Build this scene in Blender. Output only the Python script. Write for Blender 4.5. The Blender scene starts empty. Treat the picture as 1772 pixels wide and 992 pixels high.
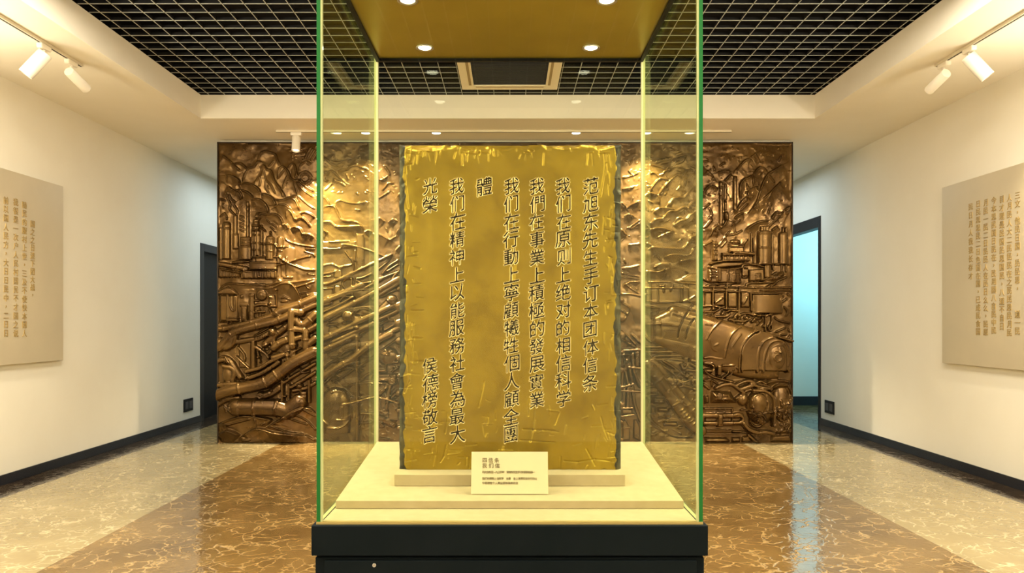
import bpy, bmesh, math, random
import numpy as np
from mathutils import Vector, Matrix

S = bpy.context.scene
COL = S.collection
R = math.radians
random.seed(7)
RNG = np.random.default_rng(11)

# ------------------------------------------------------------------ camera
F, CX, CY, EYE = 1270.0, 882.0, 557.0, 1.4        # focal length and vanishing point in pixels of the 1772x992 frame
cam = bpy.data.cameras.new('camera')
cam_o = bpy.data.objects.new('camera', cam); COL.objects.link(cam_o)
cam_o.location = (0, 0, EYE); cam_o.rotation_euler = (R(90), 0, 0)
cam.sensor_width = 36; cam.sensor_fit = 'HORIZONTAL'
cam.lens = F / 1772 * 36
cam.shift_x = (886 - CX) / 1772
cam.shift_y = (CY - 496) / 1772
cam.clip_start = 0.05
S.camera = cam_o

# ------------------------------------------------------------------ view, world
S.view_settings.view_transform = 'Standard'
S.view_settings.look = 'None'
S.view_settings.exposure = 0.3
S.view_settings.gamma = 1.0
S.view_settings.use_curve_mapping = False
S.cycles.use_denoising = True
S.cycles.max_bounces = 10
S.cycles.diffuse_bounces = 5
S.cycles.glossy_bounces = 5
S.cycles.transparent_max_bounces = 24
S.cycles.caustics_reflective = False
S.cycles.caustics_refractive = False
S.cycles.sample_clamp_indirect = 6.0
w = bpy.data.worlds.new('world'); S.world = w; w.use_nodes = True
w.node_tree.nodes['Background'].inputs[0].default_value = (1.0, 0.9, 0.75, 1)
w.node_tree.nodes['Background'].inputs[1].default_value = 0.05

# ------------------------------------------------------------------ lights of the room and added fill
WARM = (1.0, 0.84, 0.60)
def area(name, loc, rot, sx, sy, power, color):
    l = bpy.data.lights.new(name, 'AREA'); l.shape = 'RECTANGLE'
    l.size = sx; l.size_y = sy; l.energy = power; l.color = color
    o = bpy.data.objects.new(name, l); COL.objects.link(o)
    o.location = loc; o.rotation_euler = rot
    return o
def spot(name, loc, target, power, angle, color, blend=0.5, radius=0.03, parent=None):
    l = bpy.data.lights.new(name, 'SPOT'); l.energy = power; l.color = color
    l.spot_size = R(angle); l.spot_blend = blend; l.shadow_soft_size = radius
    o = bpy.data.objects.new(name, l); COL.objects.link(o)
    o.location = loc
    o.rotation_euler = (Vector(target) - Vector(loc)).to_track_quat('-Z', 'Y').to_euler()
    if parent:
        o.parent = parent; o.matrix_parent_inverse = Matrix.Identity(4)
        o.location = Vector(loc) - parent.location
    return o
# unseen fill lamps added below the grid to brighten the front of the hall
FILL = (1.0, 0.89, 0.70)
for px in (-2.1, 2.1):
    for py in (0.9, 2.7, 4.5):
        area('ceiling_fill', (px, py, 3.70), (0, 0, 0), 1.1, 1.1, 88, FILL)
# unseen fill added: rear and side lamps lift the ceiling, long strips the walls
for s in (-1, 1):
    area('rear_fill', (s * 3.1, -2.6, 2.3), (R(148), 0, 0), 1.7, 0.8, 100, FILL)
    area('wall_fill', (s * 3.47, 2.1, 3.45), (0, R(-32 * s), 0), 0.12, 5.0, 120, FILL)  # added strip in place of unseen track heads, evens out the wall
    area('soffit_fill', (s * 4.1, 2.2, 2.75), (0, R(180 - 12 * s), 0), 0.12, 5.6, 100, FILL)  # no cove here: strip added out of view to brighten the soffit
# cool corridor light behind the mural, cyan room beyond the right doorway
area('corridor_light', (-3.1, 10.6, 3.45), (0, 0, 0), 1.6, 1.6, 32, (0.68, 0.86, 1.0))
area('corridor_light', (3.0, 10.6, 3.45), (0, 0, 0), 1.6, 1.6, 32, (0.68, 0.86, 1.0))
area('side_room_light', (5.6, 10.9, 2.6), (R(80), 0, 0), 1.4, 1.2, 46, (0.24, 0.72, 1.0))

# ------------------------------------------------------------------ materials
def mat(name, color, rough=0.6, metal=0.0, spec=0.5):
    m = bpy.data.materials.new(name); m.use_nodes = True
    b = m.node_tree.nodes['Principled BSDF']
    b.inputs['Base Color'].default_value = (*color, 1)
    b.inputs['Roughness'].default_value = rough
    b.inputs['Metallic'].default_value = metal
    b.inputs['Specular IOR Level'].default_value = spec
    return m
def nd(m, t, **kw):
    n = m.node_tree.nodes.new(t)
    for k, v in kw.items():
        if k.startswith('i_'): n.inputs[k[2:].replace('_', ' ')].default_value = v
        else: setattr(n, k, v)
    return n
def ln(m, a, ao, b, bi): m.node_tree.links.new(a.outputs[ao], b.inputs[bi])
def vary(m, c1, c2, scale, detail=4, rough=0.6, lo=0.35, hi=0.65, c3=None, dist=0.0, bump=0.0, bscale=None, bdist=0.01):
    """procedural colour variation from noise plus an optional fine bump"""
    b = m.node_tree.nodes['Principled BSDF']
    tc = nd(m, 'ShaderNodeTexCoord')
    n = nd(m, 'ShaderNodeTexNoise', i_Scale=scale, i_Detail=detail, i_Roughness=rough, i_Distortion=dist)
    ln(m, tc, 'Object', n, 'Vector')
    r = nd(m, 'ShaderNodeValToRGB')
    r.color_ramp.elements[0].position = lo; r.color_ramp.elements[0].color = (*c1, 1)
    r.color_ramp.elements[1].position = hi; r.color_ramp.elements[1].color = (*c2, 1)
    if c3:
        e = r.color_ramp.elements.new((lo + hi) / 2); e.color = (*c3, 1)
    ln(m, n, 'Fac', r, 'Fac'); ln(m, r, 'Color', b, 'Base Color')
    if bump:
        n2 = nd(m, 'ShaderNodeTexNoise', i_Scale=bscale or scale * 4, i_Detail=3.0)
        ln(m, tc, 'Object', n2, 'Vector')
        bp = nd(m, 'ShaderNodeBump', i_Strength=bump, i_Distance=bdist)
        ln(m, n2, 'Fac', bp, 'Height'); ln(m, bp, 'Normal', b, 'Normal')
    return m

M_WALL = vary(mat('wall_paint', (0.8, 0.75, 0.63), 0.75, spec=0.25), (0.78, 0.74, 0.63), (0.80, 0.765, 0.66), 1.5)
M_CEIL = vary(mat('ceiling_paint', (0.86, 0.80, 0.68), 0.8, spec=0.2), (0.86, 0.81, 0.69), (0.89, 0.84, 0.73), 1.2)
M_VOID = mat('black_void_paint', (0.012, 0.012, 0.014), 0.9, spec=0.1)
M_BLADE = mat('grid_blade', (0.008, 0.008, 0.009), 0.7, spec=.2)
M_FLANGE = mat('grid_flange', (0.46, 0.48, 0.43), 0.45)
M_BLACK = mat('black_lacquer', (0.007, 0.008, 0.010), 0.5, spec=.25)
M_CAB = vary(mat('charcoal_cabinet_paint', (0.008, 0.01, 0.011), 0.6, spec=.1), (0.004, 0.008, 0.010), (0.006, 0.010, 0.0125), 6)
M_BASE = mat('black_stone_skirting', (0.016, 0.019, 0.025), 0.25)
M_WHITE = mat('white_enamel', (0.82, 0.77, 0.66), 0.4)
M_TRACK = mat('track_white', (0.72, 0.66, 0.52), 0.45)
M_SLOT = mat('dark_slot', (0.02, 0.018, 0.015), 0.6)
M_VENT = mat('vent_plastic', (0.88, 0.80, 0.60), 0.5)
M_GRILLE = mat('dark_vent_grille', (0.015, 0.017, 0.022), 0.6)
M_SHELF = vary(mat('beige_display_fabric', (0.72, 0.60, 0.36), 0.8, spec=0.15), (0.46, 0.375, 0.215), (0.49, 0.40, 0.235), 25)
M_CARD = mat('cream_card', (0.70, 0.62, 0.38), 0.6)
M_INK = mat('brown_ink', (0.13, 0.08, 0.02), 0.6)
M_BOARD = vary(mat('champagne_board', (0.66, 0.56, 0.40), 0.42, 0.35), (0.60, 0.53, 0.375), (0.65, 0.575, 0.41), 1.2)
M_LETTER = mat('gilt_letter', (0.40, 0.28, 0.10), 0.4, 0.3)
M_ROOF = vary(mat('bronze_roof_panel', (0.5, 0.36, 0.07), 0.30, 0.5), (0.42, 0.33, 0.05), (0.50, 0.40, 0.065), 3)
M_STEEL = mat('brushed_steel', (0.62, 0.60, 0.55), 0.3, 1.0)

def emis(name, color, k):
    m = bpy.data.materials.new(name); m.use_nodes = True
    b = m.node_tree.nodes['Principled BSDF']
    b.inputs['Base Color'].default_value = (*color, 1)
    b.inputs['Emission Color'].default_value = (*color, 1)
    b.inputs['Emission Strength'].default_value = k
    return m
M_LAMP = emis('lamp_lens', (1.0, 0.90, 0.68), 9.0)
M_LAMP2 = emis('spot_lens', (1.0, 0.92, 0.74), 2.5)

# clear glass: tinted see-through plus mirror by the angle of view (Schlick)
def glass(name, tint, r0=0.04, k=1.0):
    m = bpy.data.materials.new(name); m.use_nodes = True
    nt = m.node_tree; nt.nodes.clear()
    out = nd(m, 'ShaderNodeOutputMaterial'); mix = nd(m, 'ShaderNodeMixShader')
    tr = nd(m, 'ShaderNodeBsdfTransparent', i_Color=(*tint, 1))
    gl = nd(m, 'ShaderNodeBsdfGlossy', i_Color=(0.93, 1.0, 0.93, 1), i_Roughness=0.0)
    g = nd(m, 'ShaderNodeNewGeometry')
    dot = nd(m, 'ShaderNodeVectorMath', operation='DOT_PRODUCT')
    ln(m, g, 'Incoming', dot, 0); ln(m, g, 'Normal', dot, 1)
    ab = nd(m, 'ShaderNodeMath', operation='ABSOLUTE'); ln(m, dot, 'Value', ab, 0)
    su = nd(m, 'ShaderNodeMath', operation='SUBTRACT'); su.inputs[0].default_value = 1.0; ln(m, ab, 0, su, 1)
    pw = nd(m, 'ShaderNodeMath', operation='POWER'); pw.inputs[1].default_value = 5.0; ln(m, su, 0, pw, 0)
    ma = nd(m, 'ShaderNodeMath', operation='MULTIPLY_ADD'); ma.inputs[1].default_value = k - r0; ma.inputs[2].default_value = r0
    ln(m, pw, 0, ma, 0)
    ln(m, ma, 0, mix, 0); ln(m, tr, 0, mix, 1); ln(m, gl, 0, mix, 2); ln(m, mix, 0, out, 0)
    return m
M_GLASS = glass('clear_glass', (0.985, 0.995, 0.975), 0.02)
M_GLASS_SIDE = glass('side_glass', (0.925, 0.965, 0.84), 0.012, 0.42)
M_EDGE = mat('green_glass_edge', (0.012, 0.15, 0.03), 0.4, spec=.25)
M_EDGE_PALE = mat('polished_glass_edge', (0.50, 0.54, 0.27), 0.2)
M_EDGE_BACK = mat('pale_glass_edge', (0.80, 0.74, 0.52), 0.25)

# copper relief
def bronze(name, dark, mid, light, rough, metal, scale, bump, bscale, bdist):
    m = mat(name, mid, rough, metal)
    vary(m, dark, light, scale, 6, 0.65, 0.30, 0.72, mid, 0.4, bump, bscale, bdist)
    b = m.node_tree.nodes['Principled BSDF']
    tc = nd(m, 'ShaderNodeTexCoord')
    n = nd(m, 'ShaderNodeTexNoise', i_Scale=scale * 2.5, i_Detail=5.0)
    ln(m, tc, 'Object', n, 'Vector')
    mr = nd(m, 'ShaderNodeMapRange'); mr.inputs['To Min'].default_value = rough - 0.10; mr.inputs['To Max'].default_value = rough + 0.12
    ln(m, n, 'Fac', mr, 'Value'); ln(m, mr, 'Result', b, 'Roughness')
    return m
M_MURAL = bronze('copper_relief', (0.040, 0.019, 0.005), (0.100, 0.053, 0.013), (0.165, 0.094, 0.026), 0.24, 0.66, 1.6, 0.12, 22, 0.012)
M_SLAB = bronze('brass_slab', (0.25, 0.16, 0.012), (0.36, 0.24, 0.018), (0.42, 0.29, 0.026), 0.36, 0.72, 5.0, 0.12, 30, 0.003)

M_RIM = bronze('dark_edge_patina', (0.012, 0.010, 0.005), (0.03, 0.025, 0.009), (0.10, 0.075, 0.02), 0.5, 0.3, 14.0, 0.2, 60, 0.004)
M_HIGHLIGHT = mat('painted_brass_highlight', (0.72, 0.58, 0.26), 0.3, 0.7)  # lighter brass paints highlights along the rims of the strokes
M_ENGRAVE = mat('dark_engraving_patina', (0.05, 0.031, 0.006), 0.45, 0.5)

# polished stone floor: cream and brown fields with wormlike veins
def stone(name, c1, c2, vein, rough=0.09):
    m = mat(name, c1, rough, 0.0, 0.75)
    b = m.node_tree.nodes['Principled BSDF']; b.inputs['IOR'].default_value = 1.7
    tc = nd(m, 'ShaderNodeTexCoord')
    dn = nd(m, 'ShaderNodeTexNoise', i_Scale=3.2, i_Detail=4.0); ln(m, tc, 'Object', dn, 'Vector')
    mx = nd(m, 'ShaderNodeMixRGB', blend_type='LINEAR_LIGHT'); mx.inputs[0].default_value = 0.22
    ln(m, tc, 'Object', mx, 1); ln(m, dn, 'Color', mx, 2)
    vo = nd(m, 'ShaderNodeTexVoronoi', feature='DISTANCE_TO_EDGE', i_Scale=9.0); ln(m, mx, 0, vo, 'Vector')
    n1 = nd(m, 'ShaderNodeTexNoise', i_Scale=1.7, i_Detail=6.0, i_Roughness=0.65); ln(m, tc, 'Object', n1, 'Vector')
    r1 = nd(m, 'ShaderNodeValToRGB')
    r1.color_ramp.elements[0].position = 0.36; r1.color_ramp.elements[0].color = (*c2, 1)
    r1.color_ramp.elements[1].position = 0.64; r1.color_ramp.elements[1].color = (*c1, 1)
    ln(m, n1, 'Fac', r1, 'Fac')
    r2 = nd(m, 'ShaderNodeValToRGB')
    r2.color_ramp.elements[0].position = 0.0; r2.color_ramp.elements[0].color = (1, 1, 1, 1)
    r2.color_ramp.elements[1].position = 0.07; r2.color_ramp.elements[1].color = (0, 0, 0, 1)
    ln(m, vo, 'Distance', r2, 'Fac')
    n3 = nd(m, 'ShaderNodeTexNoise', i_Scale=5.0, i_Detail=2.0); ln(m, tc, 'Object', n3, 'Vector')
    r3 = nd(m, 'ShaderNodeValToRGB'); r3.color_ramp.elements[0].position = 0.40; r3.color_ramp.elements[1].position = 0.56
    ln(m, n3, 'Fac', r3, 'Fac')
    mu = nd(m, 'ShaderNodeMath', operation='MULTIPLY'); ln(m, r2, 0, mu, 0); ln(m, r3, 0, mu, 1)
    mc = nd(m, 'ShaderNodeMixRGB'); ln(m, mu, 0, mc, 0); ln(m, r1, 0, mc, 1); mc.inputs[2].default_value = (*vein, 1)
    ln(m, mc, 0, b, 'Base Color')
    wv = nd(m, 'ShaderNodeTexNoise', i_Scale=9.0, i_Detail=2.0, i_Distortion=2.2); ln(m, tc, 'Object', wv, 'Vector')
    ad = nd(m, 'ShaderNodeMath', operation='ADD'); ln(m, wv, 'Fac', ad, 0); ln(m, mu, 0, ad, 1)
    bp = nd(m, 'ShaderNodeBump', i_Strength=0.16, i_Distance=0.008); ln(m, ad, 0, bp, 'Height'); ln(m, bp, 'Normal', b, 'Normal')
    return m
M_FL_MID = stone('brown_polished_stone', (0.19, 0.115, 0.036), (0.11, 0.062, 0.018), (0.40, 0.27, 0.11))
M_FL_SIDE = stone('cream_polished_stone', (0.32, 0.255, 0.125), (0.25, 0.195, 0.09), (0.58, 0.49, 0.29))
M_FL_EDGE = stone('dark_border_stone', (0.045, 0.03, 0.018), (0.02, 0.014, 0.010), (0.13, 0.09, 0.05))

# ------------------------------------------------------------------ helpers
def tag(o, label=None, cat=None, group=None, kind=None):
    if label: o['label'] = label
    if cat: o['category'] = cat
    if group: o['group'] = group
    if kind: o['kind'] = kind
    return o
def empty(name, loc, label=None, cat=None, group=None):
    o = bpy.data.objects.new(name, None); COL.objects.link(o)
    o.location = loc; o.empty_display_size = 0.1
    return tag(o, label, cat, group)
def link(name, me, m, parent=None, loc=None):
    o = bpy.data.objects.new(name, me); COL.objects.link(o)
    for x in (m if isinstance(m, (list, tuple)) else [m]): me.materials.append(x)
    if parent: o.parent = parent
    if loc is not None: o.location = loc
    return o
class MB:
    """collects shapes given in world space; build() links them as one mesh, local to its parent"""
    def __init__(s): s.bm = bmesh.new()
    def box(s, a, b, mi=0):
        vs = [s.bm.verts.new((x, y, z)) for x in (a[0], b[0]) for y in (a[1], b[1]) for z in (a[2], b[2])]
        for f in ((0, 1, 3, 2), (4, 6, 7, 5), (0, 4, 5, 1), (2, 3, 7, 6), (0, 2, 6, 4), (1, 5, 7, 3)):
            fc = s.bm.faces.new([vs[i] for i in f]); fc.material_index = mi
        return s
    def quad(s, pts, mi=0):
        f = s.bm.faces.new([s.bm.verts.new(p) for p in pts]); f.material_index = mi; return s
    def lathe(s, p0, axis, prof, n=32, mi=0, cap=True):
        """profile [(t, r)] turned about an axis from p0"""
        ax = Vector(axis).normalized(); p0 = Vector(p0)
        u = ax.orthogonal().normalized(); v = ax.cross(u)
        rings = []
        for t, r in prof:
            c = p0 + ax * t
            rings.append([s.bm.verts.new(c + (u * math.cos(2 * math.pi * i / n) + v * math.sin(2 * math.pi * i / n)) * r) for i in range(n)])
        for a, b in zip(rings, rings[1:]):
            for i in range(n):
                f = s.bm.faces.new((a[i], a[(i + 1) % n], b[(i + 1) % n], b[i])); f.material_index = mi; f.smooth = True
        if cap:
            for r in (rings[0], rings[-1]):
                f = s.bm.faces.new(r); f.material_index = mi
        return s
    def prism(s, prof, axis0, axis1, mi=0):
        """polygon prof (list of world points) extruded by vector axis1-axis0"""
        d = Vector(axis1) - Vector(axis0)
        a = [s.bm.verts.new(p) for p in prof]; b = [s.bm.verts.new(Vector(p) + d) for p in prof]
        n = len(prof)
        for i in range(n):
            s.bm.faces.new((a[i], a[(i + 1) % n], b[(i + 1) % n], b[i])).material_index = mi
        s.bm.faces.new(a).material_index = mi; s.bm.faces.new(b).material_index = mi
        return s
    def build(s, name, m, parent=None, bevel=0.0, seg=2, sharp=False):
        bmesh.ops.recalc_face_normals(s.bm, faces=s.bm.faces)
        off = Vector((0, 0, 0)); p = parent
        while p: off += p.location; p = p.parent
        bmesh.ops.translate(s.bm, verts=s.bm.verts, vec=-off)
        me = bpy.data.meshes.new(name); s.bm.to_mesh(me); s.bm.free()
        o = link(name, me, m, parent)
        if bevel:
            md = o.modifiers.new('bevel', 'BEVEL'); md.width = bevel; md.segments = seg; md.limit_method = 'ANGLE'; md.angle_limit = R(40)
        return o
def struct(name, mb, m, bevel=0.0):
    return tag(mb.build(name, m, None, bevel), kind='structure')

_fc = bpy.data.curves.new('glyph_source', 'FONT')
_fo = bpy.data.objects.new('glyph_source', _fc); COL.objects.link(_fo)
_cache = {}
def glyph(ch):
    """triangles (n,3,2) of a character, scaled to a unit box centred on 0"""
    if ch not in _cache:
        _fc.body = ch
        bpy.context.view_layer.update()
        me = _fo.to_mesh(); me.calc_loop_triangles()
        co = np.array([v.co[:2] for v in me.vertices], dtype=np.float64)
        tr = np.array([t.vertices[:] for t in me.loop_triangles])
        _fo.to_mesh_clear()
        if len(co) == 0: _cache[ch] = None
        else:
            lo, hi = co.min(0), co.max(0)
            _cache[ch] = ((co - (lo + hi) / 2), tr)
    return _cache[ch]
# ------------------------------------------------------------------ the room
XL, XR, YB, YE = -4.35, 4.25, -4.0, 12.3       # left wall, right wall, wall behind the visitor, end of the corridor
HC, HG = 3.50, 3.745                            # soffit and grid heights
CL, CR, CYE = -3.19, 3.15, 7.577                # coffer edges
MY = 8.467                                      # front plane of the mural

f = MB()
for x0, x1, mi in ((XL - .3, XL + .32, 2), (XL + .32, -2.64, 1), (-2.64, 2.68, 0), (2.68, XR - .30, 1), (XR - .30, XR + .12, 2), (XR + .12, 7.0, 0)):
    f.quad([(x0, YB - .2, 0), (x1, YB - .2, 0), (x1, YE + .2, 0), (x0, YE + .2, 0)], mi)
struct('floor', f, [M_FL_MID, M_FL_SIDE, M_FL_EDGE])
f = MB().box((XL - .4, YB - .3, -0.25), (7.1, YE + .3, -0.02))
struct('floor', f, M_VOID)

# left wall with a doorway by the mural, right wall with a doorway too
DL0, DL1, DLH = 10.36, 11.6, 2.46
DR0, DR1, DRH = 10.08, 11.7, 2.80
struct('wall_left', MB().box((XL - .2, YB - .2, 0), (XL, DL0, 3.6)).box((XL - .2, DL1, 0), (XL, YE + .2, 3.6)).box((XL - .2, DL0, DLH), (XL, DL1, 3.6)), M_WALL)
struct('wall_right', MB().box((XR, YB - .2, 0), (XR + .12, DR0, 3.6)).box((XR, DR1, 0), (XR + .12, YE + .2, 3.6)).box((XR, DR0, DRH), (XR + .12, DR1, 3.6)), M_WALL)
struct('wall_back', MB().box((XL - .2, YE, 0), (7.0, YE + .2, 3.9)), M_WALL)
struct('wall_front', MB().box((XL - .2, YB - .2, 0), (XR + .2, YB, 3.9)), M_WALL)
# partition the mural hangs on, flush with the ends of the mural
struct('wall_mural', MB().box((-3.355, MY + .04, 0), (3.25, MY + .36, HC)), M_WALL)
# side room beyond the right doorway
struct('wall_side_room', MB().box((6.8, 9.0, 0), (7.0, YE, 3.6)).box((XR + .12, 8.9, 0), (7.0, 9.0, 3.6)), M_WALL)

# ceiling: soffit ring, coffer risers, black void above the open grid
c = MB()
c.box((XL - .2, YB - .2, HC), (CL, YE + .2, HC + .1))
c.box((CR, YB - .2, HC), (7.0, YE + .2, HC + .1))
c.box((CL, CYE, HC), (CR, YE + .2, HC + .1))
c.box((CL - .1, YB - .2, HC + .1), (CL, CYE + .1, HG - .001))
c.box((CR, YB - .2, HC + .1), (CR + .1, CYE + .1, HG - .001))
c.box((CL, CYE, HC + .1), (CR, CYE + .1, HG - .001))
struct('ceiling', c, M_CEIL)
v = MB()
v.box((CL - .1, YB - .2, 4.25), (CR + .1, CYE + .1, 4.3))
v.box((CL - .1, YB - .2, HG - .001), (CL - .06, CYE + .1, 4.25)); v.box((CR + .06, YB - .2, HG - .001), (CR + .1, CYE + .1, 4.25))
v.box((CL - .1, CYE + .06, HG - .001), (CR + .1, CYE + .1, 4.25))
struct('ceiling_void', v, M_VOID)
# open-cell grid: dark blades with pale lower flanges
g = MB()
AX0, AX1, AY0, AY1 = -0.475, 0.475, 6.41, 7.36    # opening for the air conditioner
x = CL + .085
while x < CR:
    for s0, s1 in (((YB, AY0), (AY1, CYE)) if AX0 < x < AX1 else ((YB, CYE),)):
        g.box((x - .0015, s0, HG + .004), (x + .0015, s1, HG + .03), 0)
        g.box((x - .0024, s0, HG), (x + .0024, s1, HG + .004), 1)
    x += .1635
y = CYE - .06
while y > 1.5:
    for s0, s1 in (((CL, AX0), (AX1, CR)) if AY0 < y < AY1 else ((CL, CR),)):
        g.box((s0, y - .0015, HG + .005), (s1, y + .0015, HG + .03), 0)
        g.box((s0, y - .0024, HG + .001), (s1, y + .0024, HG + .005), 1)
    y -= .150
struct('ceiling_grid', g, [M_BLADE, M_FLANGE])

# black skirtings
BH = .088
struct('baseboard_left', MB().box((XL, YB, 0), (XL + .015, DL0 - .03, BH)), M_BASE, .003)
struct('baseboard_right', MB().box((XR - .015, YB, 0), (XR, DR0 - .03, BH)), M_BASE, .003)
struct('baseboard_back', MB().box((XL, YE - .015, 0), (6.8, YE, .15)), M_BASE, .003)

# doors
d = empty('door_1', (XL, DL0, 0)); tag(d, kind='structure')
tag(MB().box((XL - .2, DL0 - .05, 0), (XL + .012, DL0 + .06, DLH + .05)).box((XL - .2, DL1 - .06, 0), (XL + .012, DL1 + .05, DLH + .05))
    .box((XL - .2, DL0 + .06, DLH - .06), (XL + .012, DL1 - .06, DLH + .05)).build('door_frame', mat('charcoal_frame', (.012, .013, .016), .45), d, .003), kind='structure')
tag(MB().box((XL - .12, DL0 + .06, .005), (XL - .08, DL1 - .06, DLH - .06)).build('door_leaf', M_BLACK, d), kind='structure')
d = empty('door_2', (XR, DR0, 0)); tag(d, kind='structure')
tag(MB().box((XR - .012, DR0 - .06, 0), (XR + .12, DR0 + .012, DRH + .05)).box((XR - .012, DR1 - .05, 0), (XR + .12, DR1 + .05, DRH + .05))
    .box((XR - .012, DR0 + .012, DRH - .10), (XR + .12, DR1 - .05, DRH + .05)).build('door_frame', M_BLACK, d, .003), kind='structure')
# ------------------------------------------------------------------ the copper mural, sculpted as a height field
X0, X1, Y0, Y1 = 378.0, 1370.0, 248.0, 767.0       # the mural's extent, in units of 1/150 m
STEP = 0.8
NX, NY = int((X1 - X0) / STEP) + 1, int((Y1 - Y0) / STEP) + 1
gx = X0 + np.arange(NX) * (X1 - X0) / (NX - 1); gy = Y0 + np.arange(NY) * (Y1 - Y0) / (NY - 1)
H = np.zeros((NY, NX)); ID = np.zeros((NY, NX), np.int32)
NAMES = ['backing_sheet']
PID = {}
CROPS = dict(A1=(375, 245, 8.267), A2=(375, 360, 8.267), A3=(375, 480, 8.267), A4=(375, 590, 5.511), A5=(545, 245, 5.671),
             A6=(545, 410, 5.51), A7=(545, 580, 5.219), B1=(1210, 245, 7.345), B2=(1210, 375, 7.933), B3=(1210, 490, 6.612),
             B4=(1210, 630, 7.085), B5=(1065, 245, 5.667), B6=(1065, 410, 5.513), B7=(1065, 580, 5.22), P=(0, 0, 1))
cur = 'P'; sc = 1.0
def use(k):
    global cur, sc
    cur = k; sc = CROPS[k][2]
def T(pts):
    a, b, s = CROPS[cur]
    return [(a + p[0] / s, b + p[1] / s) for p in pts]
def newid(name):
    NAMES.append(name); return len(NAMES) - 1
def win(pts, pad):
    xs = [p[0] for p in pts]; ys = [p[1] for p in pts]
    i0 = max(0, int(np.searchsorted(gx, min(xs) - pad))); i1 = min(NX, int(np.searchsorted(gx, max(xs) + pad)) + 1)
    j0 = max(0, int(np.searchsorted(gy, min(ys) - pad))); j1 = min(NY, int(np.searchsorted(gy, max(ys) + pad)) + 1)
    if i1 - i0 < 1 or j1 - j0 < 1: return None
    return (slice(j0, j1), slice(i0, i1)), np.meshgrid(gx[i0:i1], gy[j0:j1])
def smooth(pts, n=6):
    if len(pts) < 3: return pts
    P = [pts[0]] + list(pts) + [pts[-1]]; out = []
    for i in range(1, len(P) - 2):
        p0, p1, p2, p3 = (np.array(P[k], float) for k in (i - 1, i, i + 1, i + 2))
        for t in np.linspace(0, 1, n, endpoint=False):
            out.append(tuple(.5 * ((2 * p1) + (-p0 + p2) * t + (2 * p0 - 5 * p1 + 4 * p2 - p3) * t * t + (-p0 + 3 * p1 - 3 * p2 + p3) * t ** 3)))
    out.append(tuple(P[-2])); return out
def dist(XX, YY, pts):
    best = np.full(XX.shape, 1e9); arc = np.zeros(XX.shape); side = np.zeros(XX.shape); s = 0.0
    for (ax, ay), (bx, by) in zip(pts, pts[1:]):
        dx, dy = bx - ax, by - ay; L2 = dx * dx + dy * dy + 1e-9
        t = np.clip(((XX - ax) * dx + (YY - ay) * dy) / L2, 0, 1)
        d2 = (XX - ax - t * dx) ** 2 + (YY - ay - t * dy) ** 2
        m = d2 < best
        best = np.where(m, d2, best); L = math.sqrt(L2)
        arc = np.where(m, s + t * L, arc)
        side = np.where(m, (dx * (YY - ay) - dy * (XX - ax)) / L, side); s += L
    return np.sqrt(best), arc, side, s
def put(sl, val, mask, ident):
    h = H[sl]; up = mask & (val > h)
    h[up] = val[up]
    if ident is not None: ID[sl][up] = ident
def pipe(pts, r, z=0.0, k=0.85, col=(), name='pipe', curve=True, flat=False):
    """half-round tube along pts (crop units); col = collar places as fractions of its length"""
    pts = T(pts); r = r / sc
    if curve: pts = smooth(pts)
    w_ = win(pts, r + 2)
    if not w_: return
    sl, (XX, YY) = w_
    d, a, s, L = dist(XX, YY, pts)
    rr = np.full(XX.shape, r)
    for c in col: rr = rr + (np.abs(a - c * L) < max(.9, r * .16)) * max(.7, r * .13)
    val = z + k * np.sqrt(np.maximum(rr * rr - d * d, 0))
    put(sl, val, d < rr, newid(name) if name else None)
def ridge(pts, w=1.0, h=1.6, curve=True):
    """thin raised line chased into whatever lies below"""
    pts = T(pts)
    if curve: pts = smooth(pts)
    w_ = win(pts, w * 3)
    if not w_: return
    sl, (XX, YY) = w_
    d, a, s, L = dist(XX, YY, pts)
    H[sl] += 1.5 * h * np.exp(-(d / (w * .95)) ** 2) * np.clip(np.minimum(a, L - a) / 2 + .35, 0, 1)
def lobe(pts, h=3.0, L=10.0, name=None, rim=2.1):
    """embossed crest: high along the line, falling away slowly on its right-hand side, dropping at once on the other"""
    pts = smooth(T(pts))
    w_ = win(pts, L * 2.2)
    if not w_: return
    sl, (XX, YY) = w_
    d, a, s, tot = dist(XX, YY, pts)
    inside = s > 0
    end = np.clip(np.minimum(a, tot - a) / (.12 * tot + 1e-6), 0.0, 1)
    val = np.where(inside, h * np.exp(-d / L), h * np.exp(-(d / .9) ** 2)) * (.25 + .75 * end)
    val = val + rim * np.exp(-(d / 1.1) ** 2) * end
    far = np.clip((L * 2.2 - d) / L, 0, 1)
    H[sl] += val * far
    if name:
        if name not in PID or True: i = newid(name)
        ID[sl][inside & (d < L * 1.3) & (ID[sl] == 0)] = i
def poly(pts, h, bev=1.2, name=None, z=None):
    """raised plate with bevelled edge"""
    pts = T(pts); w_ = win(pts, 2)
    if not w_: return
    sl, (XX, YY) = w_
    ins = np.zeros(XX.shape, bool); n = len(pts)
    for i in range(n):
        (ax, ay), (bx, by) = pts[i], pts[(i + 1) % n]
        c = (ay > YY) != (by > YY)
        ins ^= c & (XX < (bx - ax) * (YY - ay) / ((by - ay) if abs(by - ay) > 1e-9 else 1e-9) + ax)
    d = dist(XX, YY, pts + [pts[0]])[0]
    put(sl, h * np.clip(d / bev, 0, 1), ins, newid(name) if name else None)
def rect(x0, y0, x1, y1, h, bev=1.2, name=None): poly([(x0, y0), (x1, y0), (x1, y1), (x0, y1)], h, bev, name)
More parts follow.
